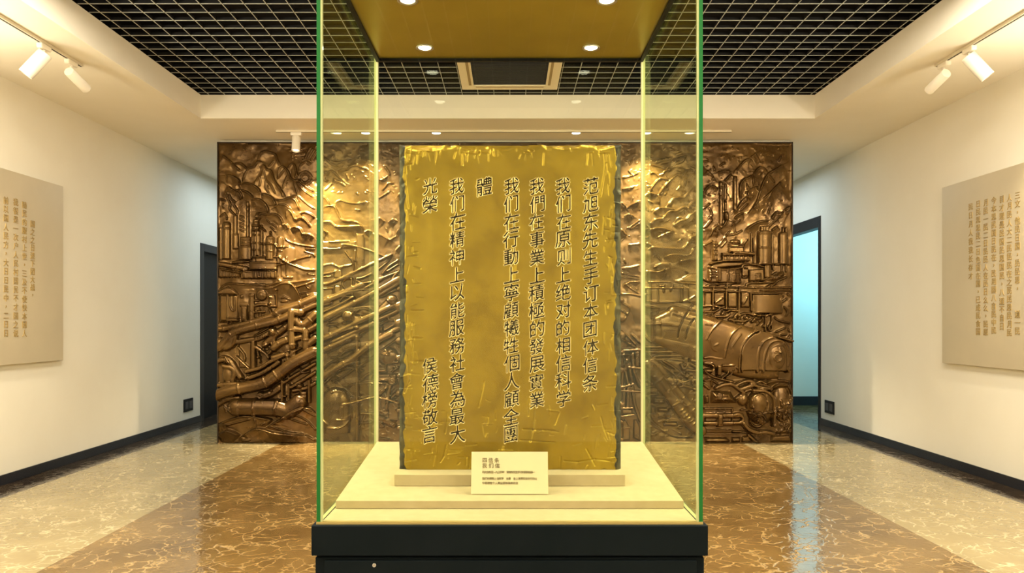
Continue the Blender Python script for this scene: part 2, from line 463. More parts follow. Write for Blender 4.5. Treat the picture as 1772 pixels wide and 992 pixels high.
def cyl(x0, x1, y0, y1, k=0.8, z=0.0, name='storage_tank', dome=0.0, bands=()):
    """upright half-round tank, domed on top, with hoops"""
    (ax, ay), (bx, by) = T([(x0, y0), (x1, y1)]); w_ = win([(ax, ay), (bx, by)], 3)
    if not w_: return
    sl, (XX, YY) = w_
    r = (bx - ax) / 2; u = (XX - (ax + bx) / 2) / r
    top = ay + dome / sc * (1 - np.sqrt(np.maximum(1 - u * u, 0)))
    m = (np.abs(u) < 1) & (YY > top) & (YY < by)
    val = z + k * r * np.sqrt(np.maximum(1 - u * u, 0))
    for b in bands:
        yb = T([(0, b)])[0][1]
        val = val + 1.3 * np.exp(-((YY - yb) / .9) ** 2)
    if dome: val = val * np.clip((YY - top) / (dome / sc) + .3, 0, 1) ** .5
    put(sl, val, m, newid(name) if name else None)
def ell(cx, cy, rx, ry, h, z=0.0, name=None):
    (cx, cy), = T([(cx, cy)]); rx /= sc; ry /= sc
    w_ = win([(cx - rx, cy - ry), (cx + rx, cy + ry)], 1)
    if not w_: return
    sl, (XX, YY) = w_
    q = ((XX - cx) / rx) ** 2 + ((YY - cy) / ry) ** 2
    put(sl, z + h * np.sqrt(np.maximum(1 - q, 0)), q < 1, newid(name) if name else None)
def ring(cx, cy, r, w=1.1, h=1.8, a0=0, a1=360):
    n = 20
    ridge([(cx + r * math.cos(R(a0 + (a1 - a0) * i / n)), cy + r * math.sin(R(a0 + (a1 - a0) * i / n))) for i in range(n + 1)], w, h, False)
def many(f, lst, **k):
    for p in lst: f(p, **k)

# gentle hammered ground swell
def soft(n, amp, seed):
    r_ = np.random.default_rng(seed)
    a = r_.standard_normal((n, int(n * 1.9)))
    yi = np.linspace(0, a.shape[0] - 1.001, NY); xi = np.linspace(0, a.shape[1] - 1.001, NX)
    y0 = yi.astype(int); x0 = xi.astype(int); fy = (yi - y0)[:, None]; fx = (xi - x0)[None]
    fy = fy * fy * (3 - 2 * fy); fx = fx * fx * (3 - 2 * fx)
    return amp * ((a[y0][:, x0] * (1 - fx) + a[y0][:, x0 + 1] * fx) * (1 - fy) + (a[y0 + 1][:, x0] * (1 - fx) + a[y0 + 1][:, x0 + 1] * fx) * fy)
H += soft(14, .9, 1) + soft(36, .45, 2) + soft(90, .16, 3)

# --- left: sky, peaks, sun
use('A1')
many(lobe, [[(80,195),(180,270),(260,350),(350,430)], [(260,320),(340,315),(440,390)],
  [(590,250),(650,165),(720,150),(840,185),(870,260),(910,350)], [(370,570),(450,400),(540,360),(590,295),(650,300)],
  [(870,530),(900,400),(950,360),(1020,420),(1060,520),(1120,560),(1180,550)], [(1020,390),(1070,325),(1120,340),(1150,450),(1165,540)],
  [(1180,420),(1210,340),(1290,285)], [(1180,550),(1250,620),(1400,720)], [(1140,570),(1250,700),(1390,800)]], h=2.2, L=7, name='mountain')
lobe([(550,590),(640,450),(675,345),(720,400),(790,430),(830,560),(920,690),(980,790)], 3.4, 9, 'mountain')
many(ridge, [[(675,350),(690,460),(720,560),(780,620),(840,740)], [(625,510),(630,580),(610,640)], [(710,560),(705,660),(750,740)],
  [(675,350),(650,450),(600,520)], [(750,360),(820,280)], [(870,530),(960,420),(1000,400)], [(1110,590),(1150,720),(1180,860)], [(940,670),(1000,520),(1020,490)],
  [(1150,450),(1130,520)], [(1300,285),(1350,330)], [(1170,780),(1300,900),(1400,960)], [(1000,600),(1020,560)], [(920,690),(950,790)], [(735,640),(745,680)]])
ring(1270, 530, 60); ring(1270, 530, 95, h=1.2)
for k in range(4): ridge([(1265 + k * 28, 250 + k * 8), (1345 + k * 30, 90 + k * 14)], 1.1, 2.2, False)
for k in range(60):
    a, b = random.uniform(1050, 1420), random.uniform(60, 260)
    ridge([(a, b), (a + random.uniform(-40, 40), b + random.uniform(-20, 30))], .8, random.uniform(.3, .9), False)
# --- left: billowing smoke
many(lobe, [[(140,490),(230,500),(310,545),(335,600)], [(310,615),(420,600),(530,630),(610,690),(630,760)],
  [(165,640),(240,700),(290,700),(400,710),(490,760),(530,820)], [(640,755),(730,770),(810,820),(850,900),(850,940)],
  [(500,840),(600,830),(690,880),(740,960),(745,1040)], [(850,840),(960,840),(1040,810),(1120,830),(1170,920),(1190,990)],
  [(830,950),(920,910),(1000,920),(1070,980)], [(280,700),(350,730),(370,800),(330,830)]], h=4.2, L=9, name='smoke_cloud')
use('A2')
many(lobe, [[(600,65),(720,100),(820,90),(900,120),(945,190),(950,260)], [(940,250),(1000,240),(1040,300)],
  [(1050,300),(1120,275),(1200,300),(1240,370),(1330,380),(1400,430)], [(1030,20),(1090,80),(1130,160),(1220,140),(1290,190),(1360,280)],
  [(1190,80),(1260,60),(1330,80),(1410,140)]], h=4.2, L=9, name='smoke_cloud')
many(ridge, [[(980,440),(1050,490),(1200,530),(1400,560)], [(720,170),(770,220)], [(790,220),(860,270)], [(770,270),(850,340)], [(1110,450),(1110,510)],
  [(1270,590),(1400,590)], [(1250,620),(1380,660),(1400,700)], [(1010,60),(1000,140)], [(1300,940),(1400,960)]], w=1.0, h=1.8)
# --- left: refinery towers
cyl(40, 86, 290, 745, name='tower', z=1); cyl(88, 206, 200, 730, name='storage_tank', dome=40, z=2, bands=(240, 300)); ell(148, 152, 14, 20, 3, 1)
ridge([(50,125),(115,75),(150,130)], 1, 1.8, False)
cyl(248, 298, 100, 385, name='chimney', z=2, dome=10); cyl(234, 322, 372, 590, name='chimney', z=2, bands=(380,)); rect(230, 575, 300, 592, 4)
use('A1'); many(ridge, [[(150,750),(165,820),(200,900),(185,960),(230,1020),(280,1060)], [(185,760),(210,820),(255,860),(240,900),(300,990),(290,1040)], [(65,825),(125,850)]], w=1.2, h=2.6)
cyl(432, 470, 870, 1370, name='chimney', z=3, bands=(940, 1010)); 
use('A2'); ridge([(98,-60),(98,0)], 1, 2, False)
cyl(440, 466, -60, 430, name='chimney', z=3, bands=(130, 270))
cyl(345, 495, 420, 565, name='storage_tank', z=3, k=.5, bands=(430, 465, 500, 535)); cyl(322, 512, 545, 745, name='storage_tank', z=4, k=.5, dome=12, bands=(560,))
for b in (110, 160, 210, 260, 310): ridge([(335, b), (395, b + 30)], 1.1, 1.4, False)
for xx in (522, 552, 612, 650): pipe([(xx, 250), (xx, 690)], 11, 2, name=None, curve=False)
cyl(522, 618, 170, 330, name='tower', z=3, bands=(215, 262, 325)); ring(605, 125, 34, 1.3, 3.2); ring(605, 130, 14, 1, 2)
for b in (262, 325, 390, 500, 600): ridge([(520, b), (620, b)], 1, 2, False)
rect(560, 330, 610, 690, 3.5, name='tower')
ridge([(612,258),(700,330)], 1.2, 3, False)
cyl(708, 826, 398, 745, name='storage_tank', z=3, dome=34, bands=(440, 515, 622)); ell(770, 362, 16, 30, 5, 2); 
cyl(866, 952, 405, 800, name='storage_tank', z=1.5, k=.5, dome=60, bands=(555, 620)); cyl(950, 1130, 560, 780, name=None, z=0, k=.15, dome=40)
many(ridge, [[(620,515),(840,520),(870,570),(1040,550)], [(1040,780),(1180,730),(1340,690)], [(740,852),(1000,790)]], w=1.1, h=2.6, curve=False)
ridge([(890,690),(1010,780),(1130,830),(1270,880),(1400,890)], 1.5, 3)
# decks and walls below the towers
rect(480, 690, 885, 720, 5.5, name='gantry'); rect(560, 715, 870, 800, 4, name='gantry')
cyl(475, 870, 775, 885, k=.12, z=4, name='building', bands=(785, 870))
pipe([(30,800),(250,840),(430,872)], 34, 3, col=(.55, .7, .95)); pipe([(240,780),(470,770)], 16, 3, name=None)
rect(30, 870, 345, 995, 3, name='building'); rect(345, 905, 860, 1015, 4, name='building')
for xx in list(range(60, 340, 42)) + [398, 545, 600, 640, 690, 740, 790, 850]: ridge([(xx, 885), (xx + 6, 1000)], 1.1, 2.2, False)
ridge([(30,870),(180,900),(380,935)], 1.3, 2.6, False); ridge([(400,905),(860,895)], 1.3, 2.4, False); rect(600, 965, 660, 1010, 7, name=None); rect(950, 980, 1090, 1010, 3, name='building')
for xx in (880, 930, 1000, 1010): ridge([(xx, 700), (xx, 980)], .9, 1.4, False)
# --- left: hillside and sheds
use('A3')
many(lobe, [[(20,190),(100,120),(180,90),(350,100),(500,110),(700,95)], [(620,100),(720,120),(860,80),(1000,60),(1130,70),(1400,25)],
  [(560,170),(800,150),(950,90),(1080,100),(1160,200),(1210,330)]], h=4, L=12, name='hill')
many(ridge, [[(880,30),(920,55)], [(1130,140),(1300,100)], [(1150,150),(1400,60)], [(1280,120),(1330,170)], [(1200,240),(1280,225),(1310,270)], [(1210,290),(1400,230)]], w=1.2, h=2)
rect(38, 235, 342, 650, 6, 5, 'shed'); poly([(20,205),(110,150),(190,130),(270,165),(340,235),(345,262),(30,262)], 9, 3, 'shed'); 
pipe([(170,140),(172,650)], 12, 6, name=None, curve=False); ridge([(275,260),(280,440),(255,480),(210,400),(205,270)], 1.2, 2.2)
ridge([(160,580),(340,580)], 1, 2, False); ridge([(160,620),(340,620)], 1, 2, False)
rect(355, 400, 458, 632, 7, 1.5, 'post'); rect(340, 395, 462, 418, 9, 1); cyl(372, 440, 440, 600, k=.4, z=7, name=None); cyl(350, 392, 250, 300, z=4, name='valve')
cyl(468, 552, 225, 605, z=3, dome=20, name='tower', bands=(265,)); ell(655, 258, 68, 68, 7, 2, 'storage_tank'); ring(655, 258, 68, 1.2, 2)
pipe([(555,410),(640,390),(720,395)], 22, 4); pipe([(560,500),(690,492)], 14, 4); pipe([(560,330),(600,335)], 14, 3, name='valve'); ell(612, 462, 24, 20, 6, 4, 'valve')
for xx in (590, 630): cyl(xx - 15, xx + 15, 510, 620, z=2, name=None)
poly([(745,250),(850,250),(860,420),(740,420)], 4, 2, 'shed'); pipe([(862,200),(862,425)], 8, 5, name='post', curve=False); ell(862, 182, 18, 18, 7, 4, 'lamp'); rect(735, 405, 865, 430, 8, 1)
ridge([(745,260),(800,300)], 1.2, 2, False); ridge([(760,450),(820,560)], 1.6, 4, False); ell(775, 385, 18, 22, 7, 2)
many(ridge, [[(920,300),(970,290)], [(960,270),(1050,320)], [(920,350),(1010,340)]], w=1.3, h=1.6)
# --- left: the great pipes
pipe([(20,730),(110,735),(330,690),(520,640),(830,550)], 44, 5, col=(.12, .6))
pipe([(870,520),(930,480),(1150,410),(1420,290)], 58, 6, col=(.02, .62)); pipe([(850,530),(900,520),(930,570)], 40, 7, name=None)
pipe([(1240,470),(1420,390)], 50, 5, col=(.1,))
pipe([(60,1010),(130,930),(215,830),(320,770),(520,710),(860,630),(1060,540),(1100,520)], 56, 8, col=(.22, .55, .83))
pipe([(1130,500),(1220,510)], 55, 8, col=(.9,))
pipe([(1095,500),(1090,700),(1105,985)], 52, 10, col=(.52, .95))
pipe([(1165,620),(1225,680),(1310,650),(1430,530)], 60, 7, col=(.25, .7))
pipe([(1130,740),(1240,755),(1290,800),(1292,1010)], 46, 9, col=(.35, .7)); pipe([(1320,760),(1430,700)], 52, 6, col=(.2,)); pipe([(1130,880),(1225,850)], 42, 8)
pipe([(310,925),(480,895),(620,870),(780,790)], 36, 6, k=.5); ell(820, 785, 60, 70, 9, 4, 'valve_wheel')
for q in range(5): ridge([(790, 740), (770 + q * 30, 850 - abs(q - 2) * 10)], 1, 1.6, False)
ridge([(540,840),(780,710)], 1.2, 3, False)
pipe([(700,960),(880,800),(1030,690)], 46, 5, col=(.62, .9)); pipe([(830,1010),(930,930),(1040,890)], 50, 6, col=(.4, .9))
rect(320, 930, 500, 1300, 2.5, 2, 'machinery'); rect(500, 900, 575, 1330, 8, 2, 'post')
pipe([(680,960),(820,870),(830,960)], 26, 6, name='valve'); pipe([(1240,830),(1235,1000)], 12, 9, name='post', curve=False)
for q in range(5): ridge([(570 + q * 35, 880 - q * 8), (590 + q * 35, 860 - q * 8)], 1, 1.5, False)
pipe([(1330,960),(1420,880)], 60, 5)
use('A4')
lobe([(10,180),(80,145),(160,190),(230,300),(280,370)], 7, 7, 'wheel'); pipe([(10,200),(90,180),(170,235),(235,345)], 22, 7, name='pipe'); ell(120, 320, 62, 90, 7, 3, 'storage_tank')
pipe([(80,240),(160,260),(185,300),(165,370)], 26, 7, name='pipe'); ridge([(100,150),(150,215)], 1.2, 3, False)
pipe([(40,10),(90,50),(150,20),(170,-40)], 45, 5)
pipe([(215,60),(270,130),(275,190)], 10, 5, name=None); pipe([(200,150),(330,275)], 9, 7, name=None, curve=False)
pipe([(290,290),(420,260),(520,200),(640,140)], 20, 8); pipe([(300,360),(450,300),(600,205)], 24, 6); pipe([(550,160),(650,130)], 24, 8, name='valve')
for q in (300, 315): ridge([(q, 300), (q - 6, 370)], 1, 2.5, False)
ring(480, 75, 26, 1.6, 3); ring(480, 75, 40, 1.4, 2.4); pipe([(520,0),(545,60),(510,120)], 14, 6, name=None); pipe([(395,90),(420,200)], 10, 5, name='post'); ell(410, 155, 14, 14, 9, 4, 'valve')
pipe([(380,60),(470,120),(500,160)], 16, 5, name='pipe')
rect(685, 110, 1, 1, 0)
cyl(668, 700, 100, 230, z=6, name='post', dome=10, bands=(140,)); pipe([(690,140),(790,80),(830,60)], 8, 8, name=None)
for xx in (610, 650, 885): pipe([(xx, 200), (xx, 270)], 7, 5, name=None, curve=False)
cyl(700, 770, 0, 200, z=4, name='pipe', bands=(40, 170))
pipe([(640,405),(720,350),(810,295),(945,215)], 16, 6); pipe([(720,440),(850,360),(945,300)], 18, 6); pipe([(735,475),(850,450),(945,400)], 18, 5); ell(800, 430, 34, 28, 8, 4, 'valve')
pipe([(800,260),(830,300),(890,290)], 7, 9, name=None); pipe([(690,330),(700,360)], 8, 8, name=None)
for x_, y0_, y1_ in ((635, 365, 570), (697, 400, 580), (893, 360, 590)): cyl(x_ - 14, x_ + 14, y0_, y1_, z=8, dome=14, name='post')
rect(640, 515, 680, 535, 9, 1); cyl(795, 872, 480, 620, z=3, name='storage_tank', bands=(500, 530)); pipe([(470,520),(540,490),(610,440)], 34, 4, col=(.3,)); ell(540, 470, 16, 16, 8, 5, 'valve')
ell(430, 520, 40, 36, 7, 3, 'valve_wheel'); ring(430, 520, 26, 1, 2)
pipe([(5,520),(110,480),(230,452),(450,405),(560,345),(760,200),(945,105)], 55, 11, col=(.235, .48, .6))
pipe([(5,425),(130,410),(225,408)], 20, 12, k=.6)
pipe([(205,630),(380,632),(590,640),(690,660),(790,585)], 78, 6, k=.8, col=(.02, .28, .62), name='pipe')
pipe([(385,600),(590,605)], 45, 9, k=.7, col=(0, .35), name='pipe')
pipe([(15,610),(100,560),(215,540)], 24, 5, name='pipe')
for q in range(7): ridge([(75 + q * 12, 620 + (q % 3) * 14), (90 + q * 12, 680 - (q % 2) * 20)], 1, 1.6, False)
for q in (375, 580): ridge([(q, 630), (q - 10, 700)], 1.1, 2.5, False)
many(lobe, [[(10,800),(150,745),(280,715),(480,740),(540,760)], [(10,910),(120,850),(230,900)], [(225,930),(350,850),(430,833),(560,870),(700,890),(830,910)], [(470,835),(650,730),(800,650),(880,640),(945,690)]], h=10, L=16, name='hill')
many(ridge, [[(520,800),(600,835),(680,870),(830,890)], [(660,715),(760,760),(870,800)], [(750,700),(850,750),(945,850)], [(100,800),(220,770),(330,740)], [(380,740),(385,830)], [(500,780),(530,745)],
  [(840,650),(945,720)], [(250,940),(330,940)], [(430,800),(470,780)], [(850,900),(940,950)]], w=1.3, h=2.6)
# --- middle left: clouds and peaks above the pipelines
use('A5')
many(lobe, [[(60,290),(110,330),(165,290),(240,350),(310,410)], [(90,150),(160,220),(230,250)], [(220,290),(310,270),(360,245),(430,240),(530,285)],
  [(590,330),(650,380),(720,340)], [(680,240),(720,290),(740,340)]], h=2.2, L=8, name='mountain')
many(lobe, [[(60,540),(110,560),(150,630)], [(95,640),(190,640),(240,730),(280,775),(380,785),(450,820),(490,890)], [(60,800),(150,790),(230,838),(450,830)],
  [(200,610),(250,580),(320,600),(420,610),(500,595)], [(590,760),(640,755),(690,790)], [(720,800),(770,765),(810,790)], [(590,905),(650,920),(735,970)], [(485,900),(520,875),(560,890)], [(70,860),(130,900)]], h=3.6, L=10, name='smoke_cloud')
many(ridge, [[(590,555),(640,550),(730,490)], [(660,480),(720,410)], [(310,320),(330,370)], [(400,670),(440,675)], [(410,500),(430,520)], [(480,490),(510,510)], [(715,890),(700,850)], [(735,970),(800,930)], [(440,600),(500,595)],
  [(730,408),(770,408)], [(100,480),(200,380)], [(360,320),(330,370),(310,320)]], w=1.1, h=1.6)
for k in range(7): ridge([(160 + k * 16, 190 + k * 2), (205 + k * 14, 225 - k * 4)], .9, 1.3, False)
for k in range(6): ridge([(180 + k * 18, 370 + k * 8), (215 + k * 17, 400 + k * 8)], .9, 1.3, False)
for k in range(140):
    a, b = random.uniform(70, 800), random.uniform(60, 520)
    ridge([(a, b), (a + random.uniform(-45, 45), b + random.uniform(-25, 25))], .9, random.uniform(.3, 1.0), False)
use('A6')
rect(395, -30, 465, 320, 3, 2, 'tower'); ridge([(465, 0), (465, 320)], 1, 1.5, False)
rect(60, 40, 390, 110, 2, 2, 'building'); pipe([(60,112),(240,112),(262,75),(380,90),(520,130),(655,185)], 9, 2, name='pipe')
ridge([(140,50),(330,40)], 1, 2); pipe([(290,140),(330,195),(360,225),(372,310)], 8, 2, name='post'); ridge([(385,130),(385,230)], 1.4, 2, False)
many(ridge, [[(60,280),(160,260),(240,290),(360,262)], [(60,360),(180,335),(290,275)], [(60,385),(160,375)], [(250,300),(255,380)], [(190,330),(215,380)]], w=1.2, h=2.2)
rect(180, 310, 260, 400, 3, 2, 'shed'); rect(65, 490, 175, 640, 4, 2, 'shed'); pipe([(65,495),(170,492)], 9, 5, name=None); rect(185, 460, 250, 540, 3, 2, 'shed')
ring(318, 445, 52, 1.6, 2.6, 120, 400); pipe([(350,400),(355,560)], 9, 4, name='post')
pipe([(60,445),(170,432),(540,262),(730,172)], 13, 3); pipe([(730,172),(690,240),(580,330)], 8, 2); 
pipe([(650,350),(710,280),(795,225)], 12, 4); pipe([(560,430),(700,372),(800,335)], 12, 4); pipe([(740,400),(800,330)], 10, 5); pipe([(690,330),(795,265)], 9, 4)
pipe([(400,400),(470,385),(540,350)], 11, 3); pipe([(400,420),(460,440),(540,430)], 9, 3); 
pipe([(60,628),(250,550),(450,462)], 30, 4, col=(.2, .8)); pipe([(460,500),(540,460),(640,400)], 14, 4)
pipe([(60,725),(210,660),(370,575)], 13, 5); pipe([(245,610),(290,570),(350,575)], 9, 5)
pipe([(60,660),(140,640)], 12, 4)
pipe([(80,780),(310,670),(540,555),(800,405)], 30, 7, col=(.42, .75)); ell(82, 782, 26, 24, 6, 8)
pipe([(340,690),(520,595)], 13, 4); pipe([(400,710),(450,680),(530,700)], 9, 5)
pipe([(555,592),(690,515),(805,440)], 20, 6); pipe([(640,570),(800,490)], 11, 4)
ell(325, 755, 66, 58, 11, 3, 'storage_tank'); pipe([(330,760),(450,795)], 40, 3, k=.7, name=None); ring(345, 760, 60, 1.2, 2, 120, 240); ring(420, 760, 60, 1.2, 2, 130, 230); pipe([(445,760),(450,820)], 10, 9, name=None)
pipe([(265,820),(330,830),(400,800)], 9, 5)
ell(735, 600, 52, 46, 9, 4, 'storage_tank'); pipe([(735,600),(690,640),(640,690)], 34, 4, k=.7, name=None); ridge([(700,600),(720,625)], 1.3, 2.5); ridge([(715,590),(735,615)], 1.3, 2.5)
pipe([(570,745),(700,680),(805,640)], 26, 6, col=(.8,)); pipe([(570,790),(630,780),(805,700)], 20, 5); pipe([(710,740),(712,790),(800,792)], 8, 6, name=None)
pipe([(570,860),(640,830),(712,788)], 9, 5); pipe([(670,890),(800,815)], 11, 5)
poly([(135,860),(210,850),(250,905),(130,930)], 4, 2, 'shed'); pipe([(130,840),(215,830)], 11, 5, name=None); pipe([(140,800),(260,740)], 10, 3)
pipe([(60,985),(270,885),(440,800),(570,745)], 30, 7, col=(.2, .6)); pipe([(275,890),(370,870)], 14, 9)
pipe([(190,1000),(400,905),(560,830)], 28, 7); pipe([(560,1000),(800,870)], 26, 6, col=(.5,)); pipe([(440,930),(540,870)], 9, 6); rect(615, 850, 655, 910, 5, 2, 'post')
cyl(402, 428, 850, 1000, z=8, name='post'); ell(412, 865, 24, 20, 5, 10)
use('A7')
pipe([(50,150),(200,85),(370,5)], 28, 7, col=(.3,)); 
many(pipe, [[(110,160),(220,110),(280,60),(420,10)], [(150,205),(220,190),(280,150),(380,110)], [(200,200),(250,200),(340,150)], [(80,300),(150,245),(210,232)], [(300,280),(400,210)], [(415,185),(480,195)]], r=8, z=4)
pipe([(55,400),(200,300),(345,215),(500,95),(690,-10)], 32, 9, col=(.35, .7))
pipe([(165,425),(235,390),(510,210),(765,25)], 8, 8, name='pipe', curve=False); pipe([(80,440),(200,340),(290,300),(360,300)], 10, 4); 
for q in range(3): ridge([(150 + q * 8, 410 - q * 20), (210 + q * 8, 435 - q * 20)], 1.3, 2.4, False)
ridge([(80,440),(130,475)], 1.2, 2.4, False)
ell(190, 605, 128, 135, 14, 2, 'storage_tank'); cyl(62, 318, 600, 880, k=.5, z=2, name='storage_tank'); ridge([(250,480),(345,565)], 1.1, 2, False)
for xx in (250, 265, 330): ridge([(xx, 640), (xx, 750)], .9, 1.4, False)
pipe([(130,625),(240,625),(370,600),(520,560),(600,560),(760,610)], 8, 13, name='cable'); ell(170, 512, 14, 10, 3, 13)
ridge([(205,760),(310,762)], 1, 2); ridge([(210,840),(280,810),(320,765)], 1.3, 2.2); ridge([(120,830),(240,835)], 1.6, 2); ridge([(60,740),(130,800)], 1, 2)
cyl(376, 404, 10, 950, z=10, name='post', bands=(320,)); pipe([(470,700),(410,820),(370,935)], 8, 4, name='post', curve=False)
pipe([(300,480),(340,445),(480,430),(660,437)], 8, 5, name='cable'); pipe([(410,415),(470,360),(500,345)], 12, 4); ell(425, 318, 20, 12, 6, 4)
pipe([(420,705),(480,705),(560,720),(650,790)], 13, 4); pipe([(440,790),(500,790)], 9, 3); pipe([(540,740),(610,820)], 20, 4)
ell(660, 190, 95, 78, 10, 2, 'storage_tank'); ridge([(640,120),(680,180)], 1.2, 3); ridge([(610,165),(680,180)], 1.2, 3); ring(670, 200, 45, 1.4, 2, 150, 290)
rect(570, 345, 742, 425, 6, 2, 'machinery'); pipe([(535,325),(630,322)], 13, 6); pipe([(645,330),(650,260),(755,245)], 9, 6, name='cable'); pipe([(700,330),(755,290)], 9, 6)
ell(705, 415, 45, 36, 9, 4, 'valve'); ring(705, 415, 26, 1.2, 2); pipe([(690,430),(670,540),(650,660)], 17, 7); pipe([(595,530),(640,480),(660,450)], 16, 5); pipe([(700,560),(755,505)], 14, 5)
rect(590, 560, 660, 665, 5, 2, 'machinery'); rect(660, 600, 760, 760, 4, 2, 'machinery'); pipe([(660,752),(755,758)], 8, 5, name=None)
pipe([(540,720),(620,760),(710,810)], 30, 3); lobe([(540,900),(600,930),(680,940)], 4, 8, 'hill')
for k in range(120):
    a, b = random.uniform(410, 760), random.uniform(250, 940)
    ridge([(a, b), (a + random.uniform(-35, 35), b + random.uniform(-25, 25))], 1.0, random.uniform(.6, 2.2), False)
# --- centre, mostly behind the slab: the same clouds, pipelines and tanks carried across
use('P')
r_ = random.Random(5)
for k in range(26):
    a, b = r_.uniform(700, 1060), r_.uniform(330, 480); s_ = r_.uniform(12, 26)
    lobe([(a - s_, b + 4), (a - s_ * .4, b - s_ * .4), (a + s_ * .4, b - s_ * .3), (a + s_, b + s_ * .5)], 3, 9, 'smoke_cloud')
lobe([(700,330),(760,290),(800,300),(860,270),(900,300),(960,285),(1060,330)], 2.4, 10, 'mountain')
for k in range(9):
    y0 = 470 + k * 30; pipe([(690, y0 + 30), (790, y0 - 10 + k * 3), (880, y0 + 5), (980, y0 + 10), (1075, y0 + 50)], r_.choice((4, 6, 8)), 5, col=(.2, .5, .8))
for x_ in (730, 790, 930, 1000): cyl(x_, x_ + r_.uniform(18, 36), r_.uniform(560, 620), 765, z=3, dome=8, name='storage_tank')
lobe([(700,735),(800,715),(880,728),(960,712),(1070,740)], 8, 14, 'hill')

# --- right: misty peaks and clouds
use('B5')
many(lobe, [[(340,230),(400,240),(490,275)], [(330,320),(380,310),(440,365)], [(330,500),(370,430),(440,365),(540,385)], [(420,530),(480,440),(560,360),(610,325),(665,320)],
  [(660,350),(690,300),(720,285),(790,290)], [(60,470),(150,455),(190,440)], [(60,360),(150,340),(240,300)]], h=2.6, L=9, name='mountain')
many(lobe, [[(300,525),(350,510),(420,540),(430,620)], [(500,645),(560,570),(620,550),(670,550),(720,500)], [(370,700),(430,655),(500,655),(580,668)], [(310,760),(340,805),(390,765),(460,755),(520,690),(600,680),(680,645),(740,690)],
  [(715,655),(740,610),(795,570)], [(565,830),(620,785),(690,765),(730,720),(795,690)], [(335,870),(400,850),(470,855),(570,890)], [(715,985),(735,945),(800,920)], [(100,670),(140,630),(240,585)], [(90,735),(130,715),(180,735)], [(60,600),(110,650)], [(60,860),(110,920)]], h=3.4, L=10, name='smoke_cloud')
many(ridge, [[(130,850),(240,770)], [(150,860),(240,800)], [(410,945),(480,910),(560,880)], [(120,120),(130,100)], [(140,230),(170,180)], [(320,580),(370,605)], [(500,280),(560,210)], [(520,290),(590,200)], [(450,340),(490,290),(540,280)],
  [(600,480),(640,430)], [(560,830),(600,760),(640,740)], [(610,985),(640,960)], [(130,290),(170,330)], [(310,440),(350,440)], [(690,360),(685,430)]], w=1.1, h=1.7)
for k in range(10): ridge([(400 + k * 14, 215 - k * 3), (430 + k * 14, 170 - k * 2)], .9, 1.2, False)
for k in range(10): ridge([(530 + k * 14, 260 - k * 6), (575 + k * 13, 170 - k * 3)], .9, 1.6, False)
for k in range(150):
    a, b = random.uniform(60, 790), random.uniform(50, 960)
    ridge([(a, b), (a + random.uniform(-50, 50), b + random.uniform(-30, 30))], .9, random.uniform(.3, 1.2), False)
use('B6')
many(lobe, [[(310,125),(350,102),(420,105),(540,112),(640,110),(700,40)], [(460,200),(540,170),(700,172),(740,120),(780,95)], [(360,300),(430,260),(530,258)], [(290,330),(400,335),(470,310)], [(120,80),(240,65)], [(60,300),(150,290),(235,270)], [(70,470),(140,430),(235,430)], [(600,240),(700,210),(775,210)]], h=3, L=9, name='smoke_cloud')
many(ridge, [[(380,130),(430,225)], [(60,345),(220,380)], [(60,380),(220,400)], [(430,340),(470,310)], [(300,60),(340,80)], [(80,210),(100,250)], [(90,450),(160,500),(220,540)], [(100,440),(200,510)], [(630,400),(720,350)], [(670,330),(690,350)]], w=1.2, h=1.8)
poly([(560,420),(640,390),(720,350),(790,345),(790,450),(600,440)], 3, 3, 'building')
rect(325, 430, 785, 500, 3, 1.5, 'building'); rect(280, 495, 785, 630, 4.5, 1.5, 'building')
pipe([(280,490),(790,492)], 9, 5, name='pipe', curve=False); pipe([(280,548),(330,548)], 9, 4, name=None); pipe([(320,432),(560,430),(620,440),(760,450)], 9, 4)
for xx in (330, 400, 610, 630, 685): ridge([(xx, 440), (xx, 625)], 1, 1.8, False)
many(ridge, [[(455,530),(460,450)], [(520,520),(550,440)], [(690,600),(760,560)], [(410,470),(460,465)]], w=1.2, h=1.8)
ridge([(330,630),(560,628)], 1.2, 2, False); ridge([(640,620),(680,605),(720,632),(790,632)], 1.2, 2)
pipe([(60,545),(140,545),(235,565)], 9, 3); many(ridge, [[(60,630),(130,680),(90,780)], [(60,700),(120,740)], [(290,660),(420,690)], [(440,760),(560,680)], [(340,720),(400,700),(385,770)]], w=1.2, h=2.2)
# tank car: long barrel in perspective running to the right
def barrel(top, bot, k, name, z=0):
    """surface between an upper and a lower outline, bulging like a lying tank"""
    top = smooth(T(top)); bot = smooth(T(bot)); w_ = win(top + bot, 1)
    sl, (XX, YY) = w_
    tx, ty = zip(*top); bx, by = zip(*bot)
    yt = np.interp(XX, tx, ty); yb = np.interp(XX, bx, by)
    u = (YY - yt) / (yb - yt)
    m = (u > 0) & (u < 1) & (XX > tx[0]) & (XX < tx[-1])
    put(sl, z + k * (1 - np.abs(2 * np.clip(u, 0, 1) ** .8 - 1) ** 2.4) ** .5, m, newid(name))
use('P')
barrel([(1130,548),(1152,538),(1167,530),(1218,545),(1300,568),(1345,585)], [(1130,595),(1180,618),(1240,640),(1290,655),(1345,658)], 15, 'tank_car', 1)
use('B6'); many(ridge, [[(575,960),(590,880),(640,770),(740,650)], [(650,975),(670,880),(720,800),(740,780)]], w=1.1, h=-3.2)
many(ridge, [[(570,675),(680,705),(780,720)], [(530,740),(650,780),(775,805)]], w=1.0, h=-1.2); many(ridge, [[(300,840),(430,830),(590,850)], [(440,880),(590,885)], [(410,800),(410,960)]], w=1.2, h=1.2)
use('B3')
